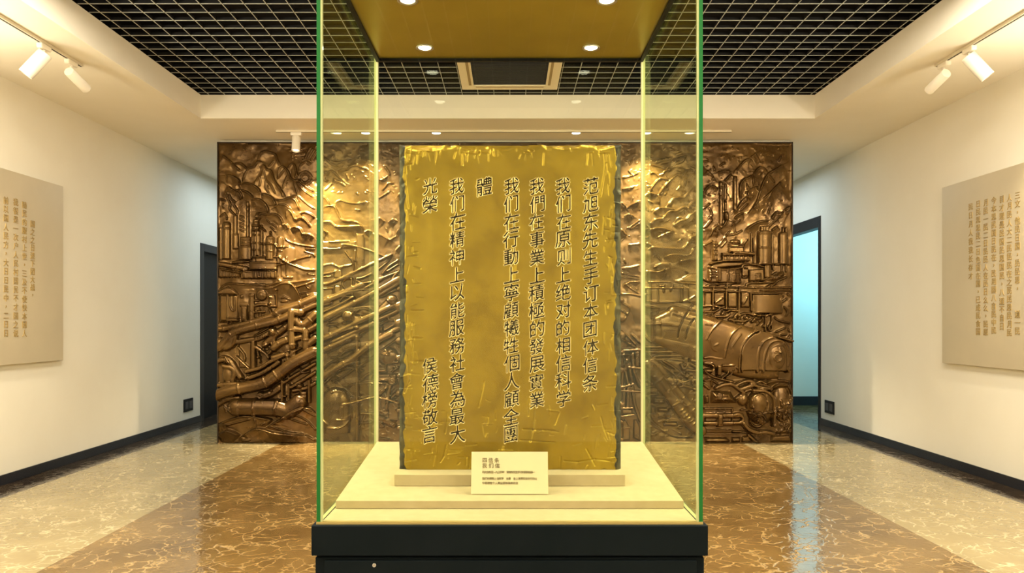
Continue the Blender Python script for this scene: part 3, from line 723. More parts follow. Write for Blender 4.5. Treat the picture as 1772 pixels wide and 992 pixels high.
many(ridge, [[(55,650),(80,590),(150,500),(260,405),(320,340)], [(260,855),(290,700),(330,600),(400,530),(460,500)]], w=1.2, h=1.8)
many(ridge, [[(340,730),(400,640),(450,580)], [(80,640),(120,740),(170,780)], [(140,720),(190,690)], [(40,470),(120,480)]], w=1.1, h=1.0)
poly([(425,1010),(435,800),(480,690),(560,590),(650,540),(780,570),(890,630),(1000,700),(1030,800),(1035,1010)], 17.5, 3, 'tank_car')
many(pipe, [[(428,1010),(440,780),(500,650),(580,570),(650,540)], [(462,1010),(470,770),(530,650),(610,580)]], r=9, z=16.5, name='hoop')
many(pipe, [[(632,1010),(638,800),(680,690),(740,640),(800,622)], [(985,1010),(985,810),(945,695),(875,655),(780,680),(725,770),(702,880),(698,1010)]], r=14, z=17, name='hoop')
poly([(720,1010),(722,880),(745,790),(790,710),(870,675),(930,700),(965,800),(970,1010)], 18.5, 2, 'tank_car'); ell(845, 860, 90, 130, 3, 18, None)
pipe([(660,555),(760,580),(900,625),(1050,665)], 13, 16, name='hoop'); ridge([(820,790),(900,790)], 1.2, 2); ridge([(880,740),(885,790)], 1.2, 2); ring(850, 850, 40, 1.2, 1.5)
# --- right: plant on the ridge
use('B1')
many(lobe, [[(45,720),(80,610),(140,565),(240,610)], [(320,510),(400,415)], [(450,390),(560,260),(620,230),(660,240)], [(100,370),(180,460)], [(230,400),(330,380),(400,385)], [(650,205),(720,155)]], h=2.6, L=9, name='mountain')
many(lobe, [[(520,740),(515,560),(570,480),(610,470),(670,425)], [(670,580),(690,420),(760,335),(830,350),(860,380)], [(620,930),(720,780),(770,620),(830,480),(880,410),(960,360),(1065,295)],
  [(640,760),(610,680),(640,620),(740,570)], [(430,910),(490,840),(540,760),(610,700)], [(440,985),(500,930),(560,915)], [(910,985),(980,900),(1040,920)], [(1075,880),(1140,840),(1110,940)], [(800,740),(910,640),(1040,510)]], h=3.6, L=9, name='smoke_cloud')
many(ridge, [[(880,440),(955,520)], [(510,890),(610,790)], [(860,740),(915,640)], [(590,540),(630,605)], [(870,920),(910,790)], [(800,900),(830,860)], [(45,860),(130,790)], [(120,980),(160,930),(130,850)], [(980,980),(1060,900)], [(180,320),(190,380)], [(1010,250),(1040,180)], [(600,560),(600,610)], [(680,860),(700,810)], [(540,790),(600,740)], [(60,260),(110,250)], [(260,310),(320,270)]], w=1.2, h=2.0)
cyl(247, 292, 515, 1100, z=3, name='chimney', dome=14, bands=(600, 700)); cyl(308, 344, 540, 770, z=2, name='chimney', dome=12); ell(330, 760, 14, 18, 5, 2); cyl(318, 346, 770, 880, z=2, name='chimney')
cyl(424, 472, 450, 870, z=3, name='chimney', bands=(480,)); ell(340, 950, 34, 60, 8, 1, 'valve'); 
for k in range(130):
    a, b = random.uniform(50, 1150), random.uniform(50, 980)
    ridge([(a, b), (a + random.uniform(-45, 45), b + random.uniform(-35, 35))], .9, random.uniform(.3, 1.2), False)
use('B2')
many(lobe, [[(45,190),(130,185),(235,200),(240,280)], [(180,190),(230,130),(290,110)], [(260,180),(340,110),(380,30)], [(50,400),(110,370),(190,330)], [(630,190),(720,120),(830,70),(950,55)], [(990,195),(1070,130)]], h=3, L=9, name='smoke_cloud')
many(ridge, [[(945,140),(1090,10)], [(360,260),(490,240),(590,190)], [(470,60),(490,220)], [(595,430),(610,380),(660,310)], [(60,160),(170,20)], [(90,150),(180,40)], [(270,400),(350,280)], [(300,420),(380,330)], [(370,330),(360,270),(420,200)], [(500,100),(560,40)], [(430,130),(500,60)], [(150,270),(180,190)]], w=1.2, h=1.6)
cyl(182, 242, 350, 605, z=4, k=.5, name='tower'); rect(195, 370, 226, 460, 2, .8, None)
for b in (375, 415, 460, 520): ridge([(185, b), (240, b)], 1.1, 2, False)
for xx in (187, 237): ridge([(xx, 355), (xx, 600)], 1.1, 2, False)
cyl(790, 985, 195, 660, z=4, k=.7, name='storage_tank', dome=24, bands=(215, 240, 432, 655)); cyl(880, 980, 655, 840, z=3, name='storage_tank', k=.7)
for xx in (850, 885, 925): cyl(xx - 20, xx + 20, 130, 200, z=5, dome=12, name='valve')
cyl(1082, 1208, 215, 655, z=4, k=.7, name='storage_tank', dome=24, bands=(240, 655)); 
for xx in (1140, 1180): cyl(xx - 14, xx + 14, 150, 230, z=5, dome=12, name='valve')
for xx in (1125, 1185): cyl(xx - 14, xx + 14, 660, 760, z=3, name='post')
pipe([(995,245),(1000,660),(1005,730)], 12, 5, name='post'); pipe([(705,235),(708,490)], 12, 5, name='post', curve=False); pipe([(738,300),(740,660)], 9, 5, name='post', curve=False)
rect(700, 480, 752, 500, 7, 1); pipe([(1030,660),(1200,655),(1240,660)], 10, 4); pipe([(745,660),(990,655)], 9, 9, name=None)
# round stepped hall
rect(300, 500, 740, 548, 9, 2.5, 'building'); pipe([(470,500),(530,495),(740,520)], 16, 9, name=None); rect(310, 545, 670, 605, 4, 1, 'building')
for xx in (318, 372, 400, 472, 540, 595, 662): pipe([(xx, 548), (xx, 602)], 9, 5, name='column', curve=False)
rect(395, 415, 605, 500, 7, 2, 'building'); rect(410, 375, 545, 420, 6, 2, 'building'); ell(485, 352, 75, 34, 8, 2, 'dome'); pipe([(500,290),(502,330)], 9, 5, name='finial', curve=False)
for b in (385, 410, 440, 465): pipe([(400, b), (600, b + 4)], 8, 6, name=None)
poly([(115,740),(120,690),(160,640),(320,610),(600,612),(640,640),(560,700),(300,725)], 8, 4, 'building'); pipe([(130,700),(300,728),(480,720),(590,700)], 12, 7, name='cornice'); pipe([(140,650),(320,612),(680,600)], 10, 8, name='cornice')
cyl(115, 560, 725, 900, k=.14, z=3, name='building'); cyl(258, 545, 790, 905, k=.16, z=6, name='building')
for xx in (125, 145, 235, 270, 375, 470): ridge([(xx, 735), (xx, 885)], 1.3, 2, False)
for b in (760, 790, 830): ridge([(130, b), (230, b + 5)], 1, 1.5, False)
rect(570, 700, 668, 830, 5, 1.5, 'building'); pipe([(570,705),(590,670),(680,655),(870,690)], 12, 7, name='pipe'); rect(575, 825, 660, 845, 8, 1)
for xx in range(585, 660, 14): ridge([(xx, 720), (xx, 820)], .8, 1.2, False)
poly([(668,735),(850,720),(870,720),(880,890),(668,895)], 9, 1.5, 'shed'); rect(735, 770, 830, 895, 11, 1.2, None)
for b in (810, 840, 865): ridge([(745, b), (815, b)], 1.2, 1.8, False)
many(pipe, [[(60,970),(180,930),(400,920),(560,890)], [(350,980),(400,925),(560,905)], [(630,960),(680,915),(990,905)], [(870,870),(960,830),(1050,770)], [(980,960),(1060,890),(1190,830)], [(930,960),(980,930)], [(60,860),(120,890)]], r=11, z=4, name='pipe')
poly([(870,890),(980,790),(1150,740),(1180,800),(1060,900)], 5, 5, 'hill'); 
for q in range(4): ridge([(990 + q * 30, 860), (1000 + q * 30, 810)], 1.1, 2, False)
# embankment wall with railing
use('B3')
many(pipe, [[(50,48),(600,50),(1050,55)], [(50,95),(300,92),(540,108)], [(590,120),(940,118)], [(700,82),(1050,85)]], r=8, z=5, name='railing')
for a_, b_, n_ in ((55, 140, 0), (155, 290, 0), (315, 430, 0), (465, 575, 0)): rect(a_, 105, b_, 262 + (a_ > 300) * 20, 5, 2, 'wall_panel')
for xx in (150, 300, 445): pipe([(xx + 10, 45), (xx, 110), (xx, 300 + (xx == 445) * 100)], 8, 7, name='post')
pipe([(580,115),(590,320)], 8, 6, name='post'); cyl(595, 945, 132, 345, k=.2, z=4, name='storage_tank'); pipe([(600,345),(700,375),(930,330)], 12, 4)
many(ridge, [[(170,230),(260,170)], [(490,240),(540,160)], [(190,30),(240,10)], [(320,40),(370,15)], [(530,40),(560,15)], [(780,45),(880,5)]], w=1.3, h=2.2)
pipe([(40,265),(140,262),(240,280),(310,300)], 12, 4); pipe([(60,330),(150,330),(220,300),(235,280)], 12, 4); pipe([(330,310),(430,320)], 11, 4)
for k in range(80):
    a = random.uniform(50, 720); b = 330 + random.uniform(-40, 110) + a * .12
    if b < 370 + (a - 45) * .28: ridge([(a, b), (a + random.uniform(20, 60), b - random.uniform(-5, 40))], random.uniform(1, 1.8), random.uniform(1.5, 3.5), False)
pipe([(365,425),(440,340)], 12, 4); pipe([(180,385),(300,380),(340,350)], 14, 4); pipe([(470,360),(540,345),(620,370)], 12, 4); pipe([(380,430),(520,435),(580,400)], 12, 4); pipe([(440,320),(445,410)], 10, 6, name='post')
pipe([(745,365),(748,545)], 9, 5, name='hook', curve=False); pipe([(760,380),(800,360),(822,390),(815,460),(785,510),(800,545),(828,520),(815,460)], 9, 5, name='hook')
many(ridge, [[(860,390),(910,430),(1040,460)], [(870,560),(990,510)], [(960,270),(1000,320),(990,380)], [(930,590),(1000,590)], [(1010,640),(1040,590)], [(920,200),(960,150)], [(940,220),(990,180)], [(1000,120),(1030,150)], [(1010,520),(1040,560)]], w=1.3, h=2.6)
# running gear under the tank car
pipe([(45,850),(110,845),(200,862),(370,862)], 16, 12, name='railing'); pipe([(250,938),(370,938)], 14, 12, name='railing'); pipe([(372,860),(372,990)], 12, 10, name='post', curve=False); rect(185, 930, 250, 1060, 11, 2, 'machinery')
pipe([(50,910),(140,930),(150,990),(60,1000)], 16, 9, name='hose'); 
for xx in (395, 420): pipe([(xx, 850), (xx + 5, 1000)], 9, 8, name='post', curve=False)
ell(410, 965, 18, 18, 6, 9, 'valve')
use('B4')
poly([(50,180),(130,130),(400,200),(560,190),(1130,190),(1135,860),(50,860)], 3, 4, 'underframe')
ring(90, 50, 60, 2, 5, -40, 160); pipe([(60,90),(150,150),(280,190),(390,215)], 14, 7, name='hose'); pipe([(60,200),(140,195),(210,240)], 12, 6, name='hose'); pipe([(270,165),(330,120),(360,60)], 9, 8, name='hose'); pipe([(50,250),(110,300)], 16, 6, name='hose'); ridge([(140,190),(148,280)], 1.2, 3)
pipe([(390,60),(380,120),(320,160)], 10, 8, name='hose')
poly([(112,330),(140,308),(380,312),(430,400),(470,460),(470,495),(112,495)], 13, 10, 'storage_tank'); poly([(50,380),(118,370),(118,490),(50,495)], 10, 5, 'storage_tank')
many(ridge, [[(170,380),(190,400)], [(210,350),(250,360),(230,440)], [(270,370),(320,390)], [(300,420),(350,470)], [(240,430),(290,430)]], w=1.2, h=1.8)
pipe([(190,290),(300,248),(390,250),(450,290),(530,350)], 22, 9, name='hose'); pipe([(430,262),(520,218),(600,205),(660,230)], 20, 9, name='hose'); pipe([(490,310),(560,285),(620,262)], 30, 8, name='hose', col=(.98,)); pipe([(620,240),(720,280),(840,300)], 24, 8, name='hose')
pipe([(440,420),(500,370),(580,320),(660,310)], 16, 8, name='hose'); ell(520, 430, 70, 80, 10, 5, 'storage_tank'); pipe([(690,225),(740,210),(790,235)], 14, 8, name='hose')
ell(740, 520, 180, 220, 15, 3, 'engine'); pipe([(640,320),(780,330),(870,400),(890,520),(885,740)], 20, 14, name='hose')
ell(700, 480, 110, 130, 8, 13, 'engine'); 
for xx in (610, 680, 735, 800): pipe([(xx, 400 + abs(xx - 690) * .4), (xx + 10, 480), (xx - 5, 575)], 13, 18, name='fin')
ell(615, 515, 22, 22, 9, 17, 'valve'); pipe([(580,590),(700,600),(860,575)], 9, 17, name=None)
ring(690, 685, 78, 2.0, 5); ring(690, 685, 52, 1.2, 1.5); ell(680, 682, 18, 14, 4, 16)
pipe([(520,720),(580,790),(690,830),(790,825),(880,845)], 24, 14, name='hose', col=(.6,)); pipe([(410,620),(470,610),(520,665),(480,710),(410,715)], 18, 10, name='hose')
pipe([(50,628),(500,628)], 30, 7, col=(.32, .55), curve=False); pipe([(50,722),(500,720)], 26, 7, col=(.32,), curve=False)
rect(198, 600, 278, 770, 15, 2, 'bracket'); rect(215, 625, 260, 745, 17, 2, None); rect(50, 530, 408, 552, 9, 1.2, 'beam'); rect(380, 530, 404, 720, 9, 1.2, 'beam'); rect(50, 788, 392, 808, 9, 1.2, 'beam'); rect(50, 842, 590, 860, 9, 1.2, 'beam')
pipe([(395,820),(560,830)], 9, 9, name=None); pipe([(500,560),(560,562)], 10, 7, name=None)
lobe([(790,250),(860,205),(1040,205),(1100,240)], 8, 9, 'tarpaulin'); lobe([(870,300),(930,250),(1000,250),(1050,260),(1090,330),(1110,400)], 9, 12, 'tarpaulin'); ell(1000, 470, 130, 230, 12, 3, 'tarpaulin')
many(ridge, [[(1080,290),(1100,400),(1130,450)], [(930,570),(980,570),(1000,660),(1040,600)], [(960,430),(970,500)], [(1030,800),(1060,740),(1100,720)], [(1060,820),(1110,740)], [(910,620),(960,640)], [(1040,480),(1070,470)], [(850,330),(880,310)]], w=1.5, h=3); ell(1055, 580, 16, 16, 9, 12, 'valve')
for k in range(70):
    a, b = random.uniform(900, 1130), random.uniform(420, 840)
    ridge([(a, b), (a + random.uniform(-40, 40), b + random.uniform(-50, 50))], 1.3, random.uniform(.6, 2.2), False)
poly([(60,895),(330,895),(380,940),(350,965),(60,965)], 6, 4, 'stone'); rect(385, 890, 500, 960, 6, 3, 'stone'); poly([(510,880),(600,880),(660,960),(510,960)], 5, 3, 'stone'); poly([(880,870),(1120,855),(1130,960),(860,960)], 5, 4, 'stone'); pipe([(600,870),(700,960)], 20, 4, name='beam')
# --- right of centre: diagonal pipes and struts
use('B7')
lobe([(290,640),(330,760),(420,850),(520,905),(700,915)], -5, 10, None); 
many(pipe, [[(270,108),(470,112),(600,140)], [(270,155),(480,150),(620,150),(740,215)], [(350,210),(370,190),(560,185),(690,195)], [(360,220),(500,215),(600,225)]], r=12, z=4, name='pipe')
rect(485, 120, 605, 240, 4, 2, 'machinery'); rect(600, 190, 660, 270, 7, 3, 'machinery'); pipe([(590,270),(620,300),(660,250)], 14, 6, name='hose'); pipe([(670,255),(745,300)], 14, 5); pipe([(680,230),(745,240)], 12, 5); ell(690, 115, 12, 10, 3, 12); ell(690, 138, 12, 10, 3, 12)
pipe([(370,40),(430,40)], 14, 4, name='valve'); pipe([(445,80),(500,85)], 12, 4); 
many(pipe, [[(275,150),(355,230)], [(45,30),(160,100),(225,130)], [(100,0),(180,80)], [(150,0),(225,70)], [(270,20),(320,60)]], r=11, z=4, name='pipe')
ring(70, 80, 34, 1.4, 2.5, 180, 330); ring(145, 110, 34, 1.4, 2.5, 190, 340); pipe([(45,140),(225,132)], 13, 6, name='beam', curve=False)
many(pipe, [[(430,235),(520,290),(620,365),(740,420)], [(370,240),(440,290),(500,330),(560,400),(640,470),(735,480)], [(600,310),(740,325)], [(640,350),(745,440)], [(530,480),(620,460),(720,490)], [(480,310),(560,330)], [(690,440),(690,370)], [(520,385),(575,345)], [(540,470),(580,410)], [(590,430),(680,400),(740,400)]], r=12, z=5, name='pipe')
pipe([(320,245),(380,290),(460,390),(560,520),(690,680),(760,760)], 38, 7, col=(.25, .45, .83)); pipe([(280,270),(345,350),(420,450),(540,620),(640,750),(700,815),(760,860)], 54, 8, col=(.22, .56))
for q in range(6): ridge([(560 + q * 22, 680 + q * 24), (600 + q * 22, 655 + q * 24)], 1.1, 1.6, False)
pipe([(275,400),(330,440)], 14, 4); pipe([(275,470),(360,460)], 11, 4)
for (a, b, c, d_) in ((285, 510, 390, 560), (330, 570, 445, 625), (290, 560, 345, 615), (370, 645, 490, 700), (300, 635, 370, 720), (380, 730, 430, 760), (430, 700, 510, 760), (420, 770, 570, 830), (440, 640, 500, 680)):
    poly([(a, b + 14), (a + 20, b), (c - 10, b + 4), (c, d_ - 12), (c - 30, d_), (a + 8, d_ - 5)], 7, 4, 'stone')
many(ridge, [[(270,740),(330,800),(420,860),(540,915),(700,920)], [(560,840),(600,830)], [(270,570),(440,575)]], w=1.6, h=3.4)
lobe([(45,190),(100,170),(150,190),(165,260)], 7, 8, 'machinery'); ell(95, 228, 22, 22, 8, 5, 'valve')
many(pipe, [[(95,235),(90,330),(110,430),(130,480)], [(150,170),(160,300),(190,400),(222,460)], [(120,260),(130,340),(150,440)], [(60,330),(55,460)], [(75,470),(70,650)], [(110,480),(105,650)], [(150,470),(170,620),(222,770)]], r=15, z=6, name='post')
many(pipe, [[(45,470),(160,440)], [(45,500),(220,510)], [(110,290),(225,300)], [(45,660),(150,655)], [(45,730),(160,715)]], r=10, z=9, name='beam')
rect(50, 665, 150, 715, 8, 2, 'machinery'); poly([(55,780),(85,750),(130,840),(130,950),(60,950)], 7, 2, 'post'); poly([(160,760),(190,760),(222,830),(222,960),(155,930)], 7, 2, 'post'); pipe([(75,830),(125,832)], 9, 8, name=None); rect(170, 140, 222, 290, 5, 2, 'machinery')
for k in range(110):
    a, b = random.uniform(275, 740), random.uniform(270, 940)
    ridge([(a, b), (a + random.uniform(-40, 40), b + random.uniform(-25, 25))], 1.0, random.uniform(.5, 1.8), False)

# --- turn the height field into meshes: one per sculpted element
U = 1 / 150.0
def world_x(a): return (a - 882) * MY / F
def world_z(b): return EYE + (557 - b) * MY / F
root = empty('relief_mural', (0, MY, 0), 'wide copper relief mural of a refinery, pipelines and mountains covering the far wall', 'mural')
edge = np.minimum(np.minimum(gx - X0, X1 - gx)[None, :] + 0 * gy[:, None], np.minimum(gy - Y0, Y1 - gy)[:, None] + 0 * gx[None, :])
H = np.clip(H, -4, 30) * np.clip(edge / 2.0, 0, 1)
for _ in range(1):
    Hp = np.pad(H, 1, mode='edge')
    H = (Hp[1:-1, 1:-1] * 4 + Hp[:-2, 1:-1] + Hp[2:, 1:-1] + Hp[1:-1, :-2] + Hp[1:-1, 2:]) / 8
VX = world_x(gx)[None, :] + 0 * H; VZ = world_z(gy)[:, None] + 0 * H; VY = -H * U * 1.0
verts = np.stack([VX, VY, VZ], -1).reshape(-1, 3)
ii = np.arange(NX * NY).reshape(NY, NX)
quads = np.stack([ii[:-1, :-1], ii[1:, :-1], ii[1:, 1:], ii[:-1, 1:]], -1).reshape(-1, 4)
hq = H.reshape(-1)[quads]; fid = np.take_along_axis(ID.reshape(-1)[quads], hq.argmax(1)[:, None], 1)[:, 0]
def mesh_from(name, vs, qs):
    me = bpy.data.meshes.new(name)
    me.vertices.add(len(vs)); me.vertices.foreach_set('co', vs.astype(np.float32).ravel())
    me.loops.add(qs.size); me.loops.foreach_set('vertex_index', qs.astype(np.int32).ravel())
    me.polygons.add(len(qs)); me.polygons.foreach_set('loop_start', np.arange(0, qs.size, qs.shape[1], dtype=np.int32))
    me.polygons.foreach_set('loop_total', np.full(len(qs), qs.shape[1], np.int32))
    me.polygons.foreach_set('use_smooth', np.ones(len(qs), bool))
    me.update(calc_edges=True)
    return me
# elements with too little left showing fold into the sheet; smoke and hills stay in large pieces
cnt = np.bincount(fid, minlength=len(NAMES))
cnt = np.bincount(fid, minlength=len(NAMES))
big = sorted([i for i in range(1, len(NAMES)) if cnt[i] > 60], key=lambda i: -cnt[i])
per = {}; keep = set()
for i in big:
    if per.get(NAMES[i], 0) < 95: per[NAMES[i]] = per.get(NAMES[i], 0) + 1; keep.add(i)
fid[~np.isin(fid, list(keep))] = 0
order = np.argsort(fid, kind='stable'); qs_ = quads[order]; fs_ = fid[order]
bounds = np.flatnonzero(np.diff(fs_)) + 1
for blk, fi in zip(np.split(qs_, bounds), [fs_[0]] + list(fs_[bounds])):
    u, inv = np.unique(blk, return_inverse=True)
    link(NAMES[fi], mesh_from(NAMES[fi], verts[u], inv.reshape(blk.shape)), M_MURAL, root)
xa, xb, za, zb = world_x(X0), world_x(X1), world_z(Y1), world_z(Y0)
t_ = MB()
t_.box((xa - .012, MY - .012, za - .004), (xa, MY + .04, zb + .012)); t_.box((xb, MY - .012, za - .004), (xb + .012, MY + .04, zb + .012))
t_.box((xa - .012, MY - .012, zb), (xb + .012, MY + .04, zb + .012))
t_.build('frame', mat('dark_bronze_trim', (.035, .022, .012), .5, .5), root)
print('mural parts', len(keep))
# ------------------------------------------------------------------ the display case
CF, CB = 2.28, 3.25                     # front and back faces of the glass
CT, CZ = 2.557, 0.775                   # underside of the roof, top of the base
GT = .012
case = empty('display_case', (0, CF, 0), 'tall glass display case on a charcoal base in the middle of the hall', 'display case')
b = MB().box((-.612, 2.262, .677), (.612, CB + .03, CZ - .004)); b.build('base_cap', M_CAB, case, .003)
b = MB().box((-.603, 2.275, 0), (.603, CB + .02, .669)); b.build('base_cabinet', M_CAB, case, .003)
b = MB().box((-.60, 2.29, .66), (.60, CB + .01, .68)); b.build('shadow_gap', M_SLOT, case)
dr = MB().box((-.572, 2.266, .06), (.578, 2.2755, .661)).build('cabinet_door', M_CAB, case, .0015)
l = MB().lathe((-.418, 2.2665, .648), (0, -1, 0), [(0, .006), (.003, .006), (.003, .0035), (.002, .0035)], 20).build('lock', M_STEEL, dr)
# beige floor board of the case with a slim gilt lip
MB().box((-.586, CF + GT, CZ - .006), (.586, CB - GT, CZ)).build('base_board', M_SHELF, case)
MB().box((-.6, CF - .004, CZ - .004), (.6, CF + GT + .002, CZ + .003)).build('lip', mat('gilt_lip', (.55, .42, .15), .4, .4), case)
def pane(a, bb, m, name='glass_pane'):
    return MB().box(a, bb).build(name, m, case)
def side(s):
    x0, x1 = sorted((s * .6, s * (.6 - GT)))
    o = MB(); o.box((x0, CF, CZ + .002), (x1, CB, CT + .03)); o = o.build('glass_pane', [M_GLASS_SIDE, M_EDGE, M_EDGE_PALE], case)
    for p in o.data.polygons:
        if p.normal.y < -.5: p.material_index = 1
        elif p.normal.y > .5: p.material_index = 2
        elif abs(p.normal.z) > .5: p.material_index = 2
    x0, x1 = sorted((s * (.6 - GT), s * (.6 - GT - .006)))
    MB().box((x0, CF + .0005, CZ + .002), (x1, CF + GT, CT + .03)).build('sealant_bead', M_EDGE_PALE, o)
    x0, x1 = sorted((s * (.6 - GT), s * (.6 - GT - .008)))
    MB().box((x0, CB - GT - .004, CZ + .002), (x1, CB - .0005, CT)).build('sealant_bead', M_EDGE_BACK, o)
side(-1); side(1)
pane((-.6 + GT + .0065, CF + .001, CZ + .003), (.6 - GT - .0065, CF + .009, CT + .03), M_GLASS)
pane((-.6 + GT + .0085, CB - .010, CZ + .001), (.6 - GT - .0085, CB - .002, CT), M_GLASS)
rf = MB().box((-.586, CF + GT, CT), (.586, CB - GT, CT + .03)).build('roof', M_ROOF, case)
t = MB()
for x0, x1, y0, y1 in ((-.606, -.575, CF - .006, CB + .006), (.575, .606, CF - .006, CB + .006), (-.575, .575, CF - .006, CF + .02), (-.575, .575, CB - .026, CB + .006)):
    t.box((x0, y0, CT + (.0302 if abs(x0) > .58 else .0302)), (x1, y1, CT + .06))
t.build('roof_trim', M_BLACK, case)
t = MB()
for x0, x1, y0, y1 in ((-.5875, -.572, CF + GT, CB - .0105), (.572, .5875, CF + GT, CB - .0105), (-.572, .572, CB - .030, CB - .0105), (-.572, .572, CF + GT, CF + .03)):
    t.box((x0, y0, CT - .012), (x1, y1, CT - .0002))
t.build('roof_channel', M_BLACK, case)
for lx, ly in ((-.358, 3.093), (.343, 3.093), (-.367, 2.638), (.349, 2.638)):
    dl = MB().lathe((lx, ly, CT), (0, 0, -1), [(0, .036), (.004, .038), (.006, .034), (.003, .027), (.001, .026)], 28, cap=False).build('downlight', M_STEEL, case)
    MB().lathe((lx, ly, CT - .0005), (0, 0, -1), [(0, .0262), (.002, .0262), (.006, .018), (.007, .004)], 28).build('lamp_lens', M_LAMP, dl)
    spot('case_spot', (lx, ly - (.03 if ly < 2.8 else 0), CT - .02), (lx * .7, ly - (.0 if ly < 2.8 else .15), CZ), 6.0 if ly < 2.8 else 2.2, 125, (1.0, .84, .57), 0.6, .045)

# sloping display board, plinth block, slab, card
def top_z(y): return EYE - (.598 - .095 * (y - 2.45))
y0, y1 = 2.45, 3.215
sb = MB().prism([(-.581, y0, CZ + .0008), (-.581, y1, CZ + .0008), (-.581, y1, top_z(y1)), (-.581, y0, top_z(y0))], (-.581, 0, 0), (.581, 0, 0)).build('display_board', M_SHELF, None, .0015)
tag(sb, 'large sloping beige display board lying on the floor of the glass case', 'display board')
by0, by1 = 2.601, 2.84
bk = MB().prism([(-.409, by0, top_z(by0) + .0008), (-.409, by1, top_z(by1) + .0008), (-.409, by1, EYE - .5427), (-.409, by0, EYE - .5427)], (-.409, 0, 0), (.409, 0, 0)).build('plinth_block', M_SHELF, None, .001)
tag(bk, 'low narrow beige block under the brass tablet', 'plinth')

SY, SX0, SX1, SZ0, SZ1 = 2.692, -.406, .410, EYE - .5427, EYE + .6507
PXM = F / SY                                             # pixels per metre on the slab face
RES = .0016
nx, nz = int((SX1 - SX0) / RES) + 1, int((SZ1 - SZ0) / RES) + 1
sx = np.linspace(SX0, SX1, nx); sz = np.linspace(SZ0, SZ1, nz)
mask = np.zeros((nz, nx))
def stamp(ch, px, py, size=29, slant=.2, wide=.92):
    """engrave one character centred on a pixel of the slab face"""
    g = glyph(ch)
    if g is None: return
    co, tri = g
    s = size / PXM / 0.92
    cx_, cz_ = (px - CX) / PXM, EYE + (CY - py) / PXM
    x_ = cx_ + co[:, 0] * s * wide; z_ = cz_ + (co[:, 1] + slant * co[:, 0]) * s
    for a, b_, c_ in tri:
        xs, zs = x_[[a, b_, c_]], z_[[a, b_, c_]]
        i0, i1 = np.searchsorted(sx, [xs.min(), xs.max()]); j0, j1 = np.searchsorted(sz, [zs.min(), zs.max()])
        if i1 <= i0 or j1 <= j0: continue
        XX, ZZ = np.meshgrid(sx[i0:i1], sz[j0:j1])
        dd = (zs[1] - zs[2]) * (xs[0] - xs[2]) + (xs[2] - xs[1]) * (zs[0] - zs[2])
        if abs(dd) < 1e-14: continue
        u = ((zs[1] - zs[2]) * (XX - xs[2]) + (xs[2] - xs[1]) * (ZZ - zs[2])) / dd
        v_ = ((zs[2] - zs[0]) * (XX - xs[2]) + (xs[0] - xs[2]) * (ZZ - zs[2])) / dd
        mask[j0:j1, i0:i1][(u >= 0) & (v_ >= 0) & (u + v_ <= 1)] = 1
def column(text, px, ya, yb):
    for i, ch in enumerate(text): stamp(ch, px + random.uniform(-1, 1), ya + (yb - ya) * i / max(1, len(text) - 1), random.uniform(27, 30))
column('范旭东先生手订本团体信条', 1022, 322, 663)
column('我们在原则上绝对的相信科学', 975, 322, 690)
column('我們在事業上積極的發展實業', 929, 322, 692)
column('我们在行動上寧顧犧牲個人顧全團', 885, 322, 752)
stamp('體', 838, 323, 31)
column('我们在精神上以能服務社會為最大', 791, 322, 752)
column('光榮', 744, 322, 354)
column('侯德榜敬言', 744, 633, 752)
def blur(a, n):
    for _ in range(n):
        p = np.pad(a, 1, mode='edge'); a = (p[:-2, 1:-1] + p[2:, 1:-1] + p[1:-1, :-2] + p[1:-1, 2:] + 4 * p[1:-1, 1:-1]) / 8
    return a
def noise2(n1, n2, amp, seed):
    r2 = np.random.default_rng(seed); a = r2.standard_normal((n1, n2))
    yi = np.linspace(0, n1 - 1.001, nz); xi = np.linspace(0, n2 - 1.001, nx)
    p, q = yi.astype(int), xi.astype(int); fy = (yi - p)[:, None]; fx = (xi - q)[None]
    fy = fy * fy * (3 - 2 * fy); fx = fx * fx * (3 - 2 * fx)
    return amp * ((a[p][:, q] * (1 - fx) + a[p][:, q + 1] * fx) * (1 - fy) + (a[p + 1][:, q] * (1 - fx) + a[p + 1][:, q + 1] * fx) * fy)
wide_m = blur(mask, 6)
D = -.0065 * blur(mask, 1) + .0040 * np.clip(blur(mask, 3) * 3, 0, 1) * (1 - blur(mask, 1))
D += noise2(14, 9, .0007, 1) + noise2(50, 34, .00022, 2)
XX, ZZ = np.meshgrid(sx, sz)
ed = np.minimum(np.minimum(XX - SX0, SX1 - XX), np.minimum(ZZ - SZ0 + .02, SZ1 - ZZ)) + noise2(60, 40, .0035, 3) + noise2(18, 12, .004, 4)
D -= .020 * np.clip(1 - ed / .022, 0, 1) ** 2
def scratch(x, z, x2, z2, wd, dp):
    i0, i1 = np.searchsorted(sx, [min(x, x2) - .01, max(x, x2) + .01]); j0, j1 = np.searchsorted(sz, [min(z, z2) - .01, max(z, z2) + .01])
    if i1 <= i0 or j1 <= j0: return
    a_, b_ = XX[j0:j1, i0:i1], ZZ[j0:j1, i0:i1]
    L2 = (x2 - x) ** 2 + (z2 - z) ** 2 + 1e-9
    t_ = np.clip(((a_ - x) * (x2 - x) + (b_ - z) * (z2 - z)) / L2, 0, 1)
    d2 = (a_ - x - t_ * (x2 - x)) ** 2 + (b_ - z - t_ * (z2 - z)) ** 2
    D[j0:j1, i0:i1] += dp * np.exp(-d2 / wd ** 2)
def S2(px, py): return (px - CX) / PXM, EYE + (CY - py) / PXM
rs = random.Random(3)
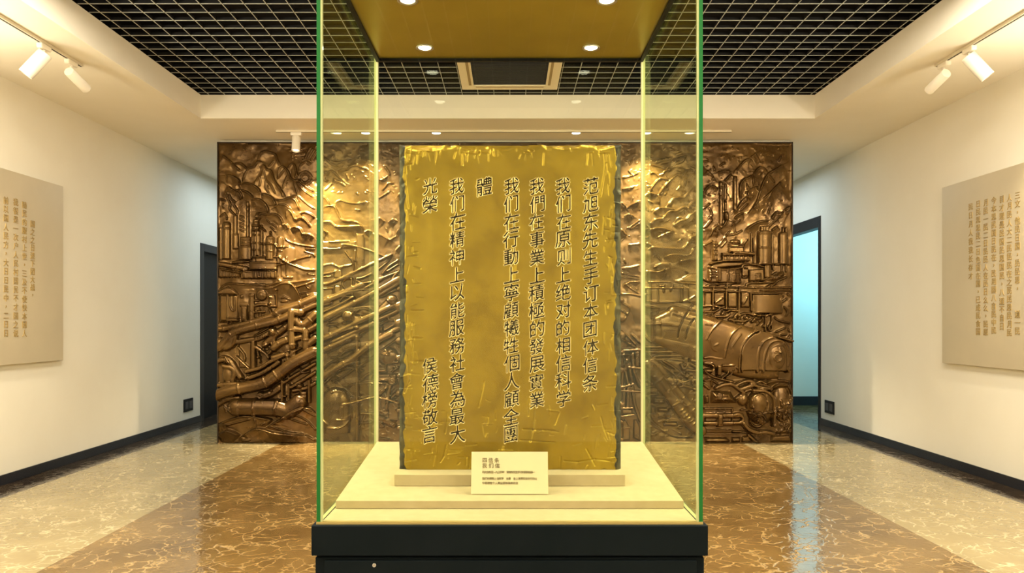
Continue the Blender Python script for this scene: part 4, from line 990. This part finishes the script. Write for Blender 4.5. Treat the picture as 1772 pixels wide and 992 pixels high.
for k in range(330):
    e = rs.random()
    if e < .28: px, py = rs.uniform(693, 720), rs.uniform(255, 805)
    elif e < .56: px, py = rs.uniform(1045, 1072), rs.uniform(255, 805)
    elif e < .72: px, py = rs.uniform(695, 1070), rs.uniform(252, 268)
    else: px, py = rs.uniform(695, 1070), rs.uniform(690, 810)
    v_ = rs.random() < .65
    ln_ = rs.uniform(4, 22)
    q = (px + rs.uniform(-4, 4), py + ln_) if v_ else (px + ln_, py + rs.uniform(-4, 4))
    scratch(*S2(px, py), *S2(*q), rs.uniform(.0012, .003), rs.choice((-1, -1, 1)) * rs.uniform(.0008, .003))
for pts in ([(1040,722),(1045,740),(1052,760)], [(976,798),(1000,800),(1030,795),(1055,798)], [(1015,778),(1022,790),(1030,806)], [(772,770),(768,790),(762,800)], [(915,685),(914,720)], [(925,705),(922,745),(918,765)], [(905,743),(960,746)], [(900,762),(960,766)], [(845,715),(843,735)], [(775,715),(770,750)], [(969,712),(960,735)], [(838,660),(828,705)], [(704,615),(708,660),(700,680)], [(715,560),(712,640)], [(1050,268),(1040,340)], [(1060,455),(1068,495)], [(700,300),(706,360)], [(893,445),(888,500)], [(916,553),(918,575)]):
    for a, b_ in zip(pts, pts[1:]): scratch(*S2(*a), *S2(*b_), .0022, -.0035)
D = blur(D, 1)
gv = np.stack([XX, -D, ZZ - SZ0], -1).reshape(-1, 3)
ix = np.arange(nx * nz).reshape(nz, nx)
fq = np.stack([ix[:-1, :-1], ix[:-1, 1:], ix[1:, 1:], ix[1:, :-1]], -1).reshape(-1, 4)
# sides and back
rim = np.concatenate([ix[0, :-1], ix[:-1, -1], ix[-1, :0:-1], ix[:0:-1, 0]])
TH = .055
ring_back = gv[rim].copy(); ring_back[:, 1] = TH
mid_ = gv[rim].copy(); mid_[:, 1] = TH * .6
base_i = len(gv); nr = len(rim)
gv2 = np.concatenate([gv, ring_back])
k_ = np.arange(nr); k2 = (k_ + 1) % nr
sq = np.stack([rim[k_], base_i + k_, base_i + k2, rim[k2]], -1)
mq = blur(mask, 1).reshape(-1)[fq].mean(1) > .5
ed2 = np.minimum(XX - SX0 - .002, SX1 - XX - .006) + noise2(70, 10, .0028, 8) + noise2(22, 6, .0035, 9)
rq = (ed2.reshape(-1)[fq].mean(1) < .018) & ~mq
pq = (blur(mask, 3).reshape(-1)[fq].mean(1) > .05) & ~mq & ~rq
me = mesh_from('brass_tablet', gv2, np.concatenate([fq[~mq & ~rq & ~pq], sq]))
me_b = bmesh.new(); me_b.from_mesh(me); me_b.verts.ensure_lookup_table()
me_b.faces.new([me_b.verts[base_i + i] for i in range(nr)][::-1])
me_b.to_mesh(me); me_b.free()
sl_ = link('inscribed_tablet', me, M_SLAB, None, (0, SY, SZ0))
tag(sl_, 'golden brass tablet engraved with columns of characters, upright in the glass case', 'tablet')

uq, inv = np.unique(fq[mq], return_inverse=True)
link('engraved_inscription', mesh_from('engraved_inscription', gv2[uq], inv.reshape(-1, 4)), M_ENGRAVE, sl_)
uq, inv = np.unique(fq[rq], return_inverse=True)
tag(link('tablet_rim', mesh_from('tablet_rim', gv2[uq], inv.reshape(-1, 4)), M_RIM, sl_), 'dark worn side edges')
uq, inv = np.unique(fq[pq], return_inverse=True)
tag(link('stroke_highlight', mesh_from('stroke_highlight', gv2[uq], inv.reshape(-1, 4)), M_HIGHLIGHT, sl_), 'bright painted highlights around the characters')
# caption card on a small easel foot
cz0 = top_z(2.509) + .003
cd = empty('caption_card', (0, 2.509, cz0), 'small cream caption card leaning in front of the brass tablet', 'card')
tilt = R(14)
def on_card(u, v_, off=0.0): return (u, 2.509 + v_ * math.sin(tilt) - off * math.cos(tilt), cz0 + v_ * math.cos(tilt) + off * math.sin(tilt))
CW, CH = .132, .143
m_ = MB()
pf = [on_card(-CW, 0), on_card(CW, 0), on_card(CW, CH), on_card(-CW, CH)]
pb = [on_card(-CW, 0, -.004), on_card(CW, 0, -.004), on_card(CW, CH, -.004), on_card(-CW, CH, -.004)]
m_.quad(pf).quad(pb[::-1])
for i in range(4): m_.quad([pf[i], pb[i], pb[(i + 1) % 4], pf[(i + 1) % 4]])
m_.build('card_face', M_CARD, cd)
yb_ = 2.57
MB().prism([on_card(-.03, .10, -.004), on_card(-.03, .02, -.004), (-.03, yb_, top_z(yb_) + .001)], (-.03, 0, 0), (.03, 0, 0)).build('easel_foot', M_CARD, cd)
def write(chars, place, size, m, parent, name='lettering', th=.001):
    """flat raised lettering: place(i) gives the point, right and up vectors of each character"""
    bm_ = bmesh.new(); off = Vector((0, 0, 0)); p = parent
    while p: off += p.location; p = p.parent
    for ch, (pt, ru, up) in zip(chars, place):
        g = glyph(ch)
        if g is None: continue
        co, tri = g; pt, ru, up = Vector(pt) - off, Vector(ru), Vector(up); nrm = ru.cross(up)
        fr = [bm_.verts.new(pt + ru * float(c[0] * size) + up * float(c[1] * size) + nrm * th) for c in co]
        ba = [bm_.verts.new(pt + ru * float(c[0] * size) + up * float(c[1] * size)) for c in co]
        cntE = {}
        for t_ in tri:
            try: bm_.faces.new([fr[i] for i in t_])
            except ValueError: pass
            for i in range(3):
                e_ = (t_[i], t_[(i + 1) % 3]); cntE[e_] = 1
        for (a, b_) in cntE:
            if (b_, a) not in cntE:
                try: bm_.faces.new((fr[a], ba[a], ba[b_], fr[b_]))
                except ValueError: pass
    me_ = bpy.data.meshes.new(name); bm_.to_mesh(me_); bm_.free()
    return link(name, me_, m, parent)
def card_rows():
    k = 133 / (2 * CW)
    rows = [('四大信条', [(840, 798), (853, 798), (858.5, 797.5)], 8.5)]
    out = []
    def row(text, px0, px1, py, size):
        n = len(text)
        for i, ch in enumerate(text):
            px = px0 + (px1 - px0) * i / max(1, n - 1)
            if ch != ' ': out.append((ch, px, py, size))
    row('四信条', 838, 859, 798, 8.0); row('我们信', 838, 860, 807.5, 8.0)
    row('四大信条是一九三四年 范旭东先生手订的团体信条。', 836, 924, 819, 4.2)
    row('我们在原则上信科学 在事 业上发展实业在行动上', 836, 927, 830, 4.2)
    row('宁愿牺牲个人顾全团体服务社会', 836, 894, 838, 4.2)
    return out
rows = card_rows(); k_c = 133 / (2 * CW)
for sz_ in sorted({r[3] for r in rows}):
    sel = [r for r in rows if r[3] == sz_]
    write([r[0] for r in sel], [(on_card((r[1] - 881.5) / k_c, (857 - r[2]) / 74 * CH, .0004), (1, 0, 0), (0, math.sin(tilt), math.cos(tilt))) for r in sel], sz_ / k_c / .9, M_INK, cd, 'lettering', .0006)

# ------------------------------------------------------------------ text boards on the side walls
def board(s, xw, y_end, zt, zb_, label, cols, name):
    """s = -1 left, 1 right; cols = (text, depth along the wall, top z, bottom z)"""
    rt = empty('text_board', (xw, (y_end + 4.3) / 2, zb_), label, 'text board')
    a, b_ = sorted((xw - s * .001, xw - s * .05)); a2, b2 = sorted((xw, xw - s * .03))
    MB().box((a, 4.3, zb_), (b_, y_end, zt)).build('panel', M_BOARD, rt, .003)
    xf = xw - s * (.05 + .0003)
    for txt, yy, z1, z0 in cols:
        n = len(txt)
        write([c for c in txt], [((xf, yy, z1 + (z0 - z1) * i / max(1, n - 1)), (0, -s, 0), (0, 0, 1)) for i in range(n)], .068, M_LETTER, rt, 'lettering', .004)
def wz(py, y): return EYE + (CY - py) * y / F
def col_l(txt, px, pa, pb_): y = 4.30 * F / (CX - px); return (txt, y, wz(pa, y), wz(pb_, y))
def col_r(txt, px, pa, pb_): y = 4.20 * F / (px - CX); return (txt, y, wz(pa, y), wz(pb_, y))
board(-1, XL, 7.07, 2.703, 1.030, 'champagne text board on the left wall beside the left track spotlights', [
    col_l('国之之日进下团大战，', 56, 388, 511), col_l('随民的服村上世，三及不使快本国人', 42, 355, 577), col_l('我很是一次户人民村国民不才国之说', 27, 350, 577), col_l('前以国人民方，大日日民中，二日日', 10, 347, 577)], 'text_board')
board(1, XR, 7.13, 2.703, 1.000, 'champagne text board on the right wall beside the right track spotlights', [
    col_r('民日月人我我长存才', 1680, 358, 478), col_r('日民思思民二日色国在国，已成民食国', 1693, 353, 574), col_r('月民一民二日民民人在民日么么，民原', 1706, 351, 575), col_r('今本思民国日民在，民用国八自民中民', 1720, 347, 572), col_r('目才理是民国民思国民，八道不自日', 1734, 345, 565), col_r('人月民人大二民民民在之民民思民月民', 1747, 342, 576), col_r('三文，他民日国，民民思，  道一民', 1761, 338, 573)], 'text_board')

# ------------------------------------------------------------------ track lights
def track(a, b_, label):
    a, b_ = Vector(a), Vector(b_); alongY = abs(b_.y - a.y) > abs(b_.x - a.x); hw = .017
    rt = empty('track_rail', (a + b_) / 2, label, 'track rail')
    d_ = Vector((hw, 0, 0)) if alongY else Vector((0, hw, 0))
    lo = a - d_; hi = b_ + d_
    MB().box((lo.x, lo.y, HC - .022), (hi.x, hi.y, HC)).build('rail', M_TRACK, rt, .002)
    d2 = d_ * .35
    lo = a - d2; hi = b_ + d2
    MB().box((lo.x, lo.y, HC - .0235), (hi.x, hi.y, HC - .0215)).build('slot', M_SLOT, rt)
track((-3.49, .5, HC), (-3.49, 5.98, HC), 'white ceiling track running along the left soffit')
track((3.48, .5, HC), (3.48, 5.98, HC), 'white ceiling track running along the right soffit')
track((-2.56, 8.045, HC), (2.43, 8.045, HC), 'thin white ceiling track running across in front of the mural')
def spotlight(mx, my, piv, direc, length, r, label, group, power, angle, alongY=True, target=None, color=WARM, lens_r=None):
    """head hung by a stem from an adapter that slides in the track"""
    rt = empty('track_spotlight', (mx, my, HC - .0235), label, 'spotlight', group)
    a = MB()
    L_, W_ = (.06, .022)
    if alongY: a.box((mx - W_, my - L_, HC - .062), (mx + W_, my + L_, HC - .0236))
    else: a.box((mx - L_, my - W_, HC - .062), (mx + L_, my + W_, HC - .0236))
    a.build('adapter', M_WHITE, rt, .008, 3)
    piv = Vector(piv); dv = Vector(direc).normalized()
    MB().lathe((mx, my, HC - .062), piv - Vector((mx, my, HC - .062)), [(0, .010), ((piv - Vector((mx, my, HC - .062))).length, .010)], 16).build('stem', M_WHITE, rt)
    p0 = piv - dv * .03
    h = MB().lathe(p0, dv, [(0, r * .93), (.006, r), (length - .004, r), (length, r * .97), (length, r * .86), (length - .03, r * .80)], 36, cap=False)
    h.lathe(p0, dv, [(0, r * .93), (.0005, r * .5)], 36)
    hd = h.build('head', M_WHITE, rt)
    MB().lathe(p0 + dv * (length - .031), dv, [(0, r * .82), (.012, r * .78), (.02, r * .4)], 32).build('lens', M_LAMP2, hd)
    tip = p0 + dv * (length + .01)
    spot('track_spot', tip, target if target else tip + dv, power, angle, color, .7, .03)
    return rt
G1 = 'spotlights on the ceiling tracks'
LX, RX = -3.49, 3.48
spotlight(LX, 5.50, (LX - .01, 5.50, HC - .11), (-.30, -.10, -.42), .215, .052, 'white track spotlight on the left soffit tilted down at the left text board', G1, 60, 75, target=(XL, 5.6, 1.7))
spotlight(LX, 5.84, (LX, 5.84, HC - .125), (.06, .95, -.30), .23, .039, 'slim white track spotlight at the end of the left track aimed along the room', G1, 90, 60, target=(-2.8, 8.46, 1.6))
spotlight(RX, 5.556, (RX + .01, 5.556, HC - .11), (.30, -.10, -.42), .215, .052, 'white track spotlight on the right soffit tilted down at the right text board', G1, 60, 75, target=(XR, 5.6, 1.7))
spotlight(RX, 5.88, (RX, 5.88, HC - .125), (-.06, .95, -.30), .23, .039, 'slim white track spotlight at the end of the right track aimed along the room', G1, 150, 60, target=(2.6, 8.46, 1.7))
spotlight(-2.34, 8.045, (-2.34, 8.045, HC - .10), (.03, -.22, -1), .165, .045, 'white track spotlight hanging in front of the copper mural', G1, 1150, 75, False, target=(-2.05, 8.46, 2.25), color=(1, .84, .58))

# recessed downlights in the soffit before the mural
for i, (px_, lab) in enumerate(((633, 'round recessed downlight above the mural, farthest left of four'), (755, 'round recessed downlight above the mural, left of the tablet top'),
                      (997, 'round recessed downlight above the mural, right of the tablet top'), (1119, 'round recessed downlight above the mural, farthest right of four'))):
    lx = (px_ - CX) * 8.156 / F
    rt = empty('recessed_downlight', (lx, 8.156, HC), lab, 'downlight', 'recessed downlights above the mural')
    MB().lathe((lx, 8.156, HC), (0, 0, -1), [(0, .062), (.004, .062), (.006, .052), (.002, .046)], 32, cap=False).build('bezel', M_WHITE, rt)
    MB().lathe((lx, 8.156, HC - .0005), (0, 0, -1), [(0, .046), (.003, .046), (.006, .02)], 32).build('lens', M_LAMP, rt)
    spot('mural_spot', (lx, 8.156, HC - .02), (lx * 1.05, 8.46, 1.9), (640, 220, 320, 1000)[i], 95, (1, .84, .58), .8, .07)

# ceiling air conditioner
ac = empty('air_conditioner', (0, 6.885, HG), 'square cream ceiling air conditioner with dark grille set in the black grid', 'air conditioner')
a_ = MB(); w_ = .12; z0, z1 = HG - .018, HG + .02
a_.box((AX0, AY0, z0), (AX0 + w_, AY1, z1)); a_.box((AX1 - w_, AY0, z0), (AX1, AY1, z1)); a_.box((AX0 + w_, AY0, z0), (AX1 - w_, AY0 + w_, z1)); a_.box((AX0 + w_, AY1 - w_, z0), (AX1 - w_, AY1, z1))
fr = a_.build('frame', M_VENT, ac, .003)
for x0, x1, y0_, y1_ in ((AX0 + .075, AX0 + .10, AY0 + .14, AY1 - .14), (AX1 - .10, AX1 - .075, AY0 + .14, AY1 - .14), (AX0 + .14, AX1 - .14, AY1 - .10, AY1 - .075)):
    MB().box((x0, y0_, z0 - .0015), (x1, y1_, z0 + .001)).build('air_slot', mat('tan_slot', (.35, .26, .12), .6), fr)
gr = MB().box((AX0 + w_, AY0 + w_, HG), (AX1 - w_, AY1 - w_, HG + .015))
yy = AY0 + w_ + .03
while yy < AY1 - w_: gr.box((AX0 + w_, yy, HG - .008), (AX1 - w_, yy + .006, HG)); yy += .035
gr.build('grille', M_GRILLE, ac)

# wall sockets
for s, yy, zz, lab in ((-1, 9.92, .275, 'black double socket low on the left wall near the dark door'), (1, 9.74, .265, 'black double socket low on the right wall near the lit doorway')):
    xw = XL if s < 0 else XR
    rt = empty('wall_socket', (xw, yy, zz), lab, 'socket', 'black wall sockets')
    a, b_ = sorted((xw, xw - s * .012))
    MB().box((a, yy - .14, zz - .085), (b_, yy + .14, zz + .085)).build('cover_plate', M_BLACK, rt, .003)
    for dy in (-.06, .06):
        a2, b2 = sorted((xw - s * .012, xw - s * .016))
        MB().box((a2, yy + dy - .045, zz - .05), (b2, yy + dy + .045, zz + .05)).build('socket_insert', mat('socket_grey', (.06, .06, .065), .4), rt, .002)
bpy.data.objects.remove(_fo)
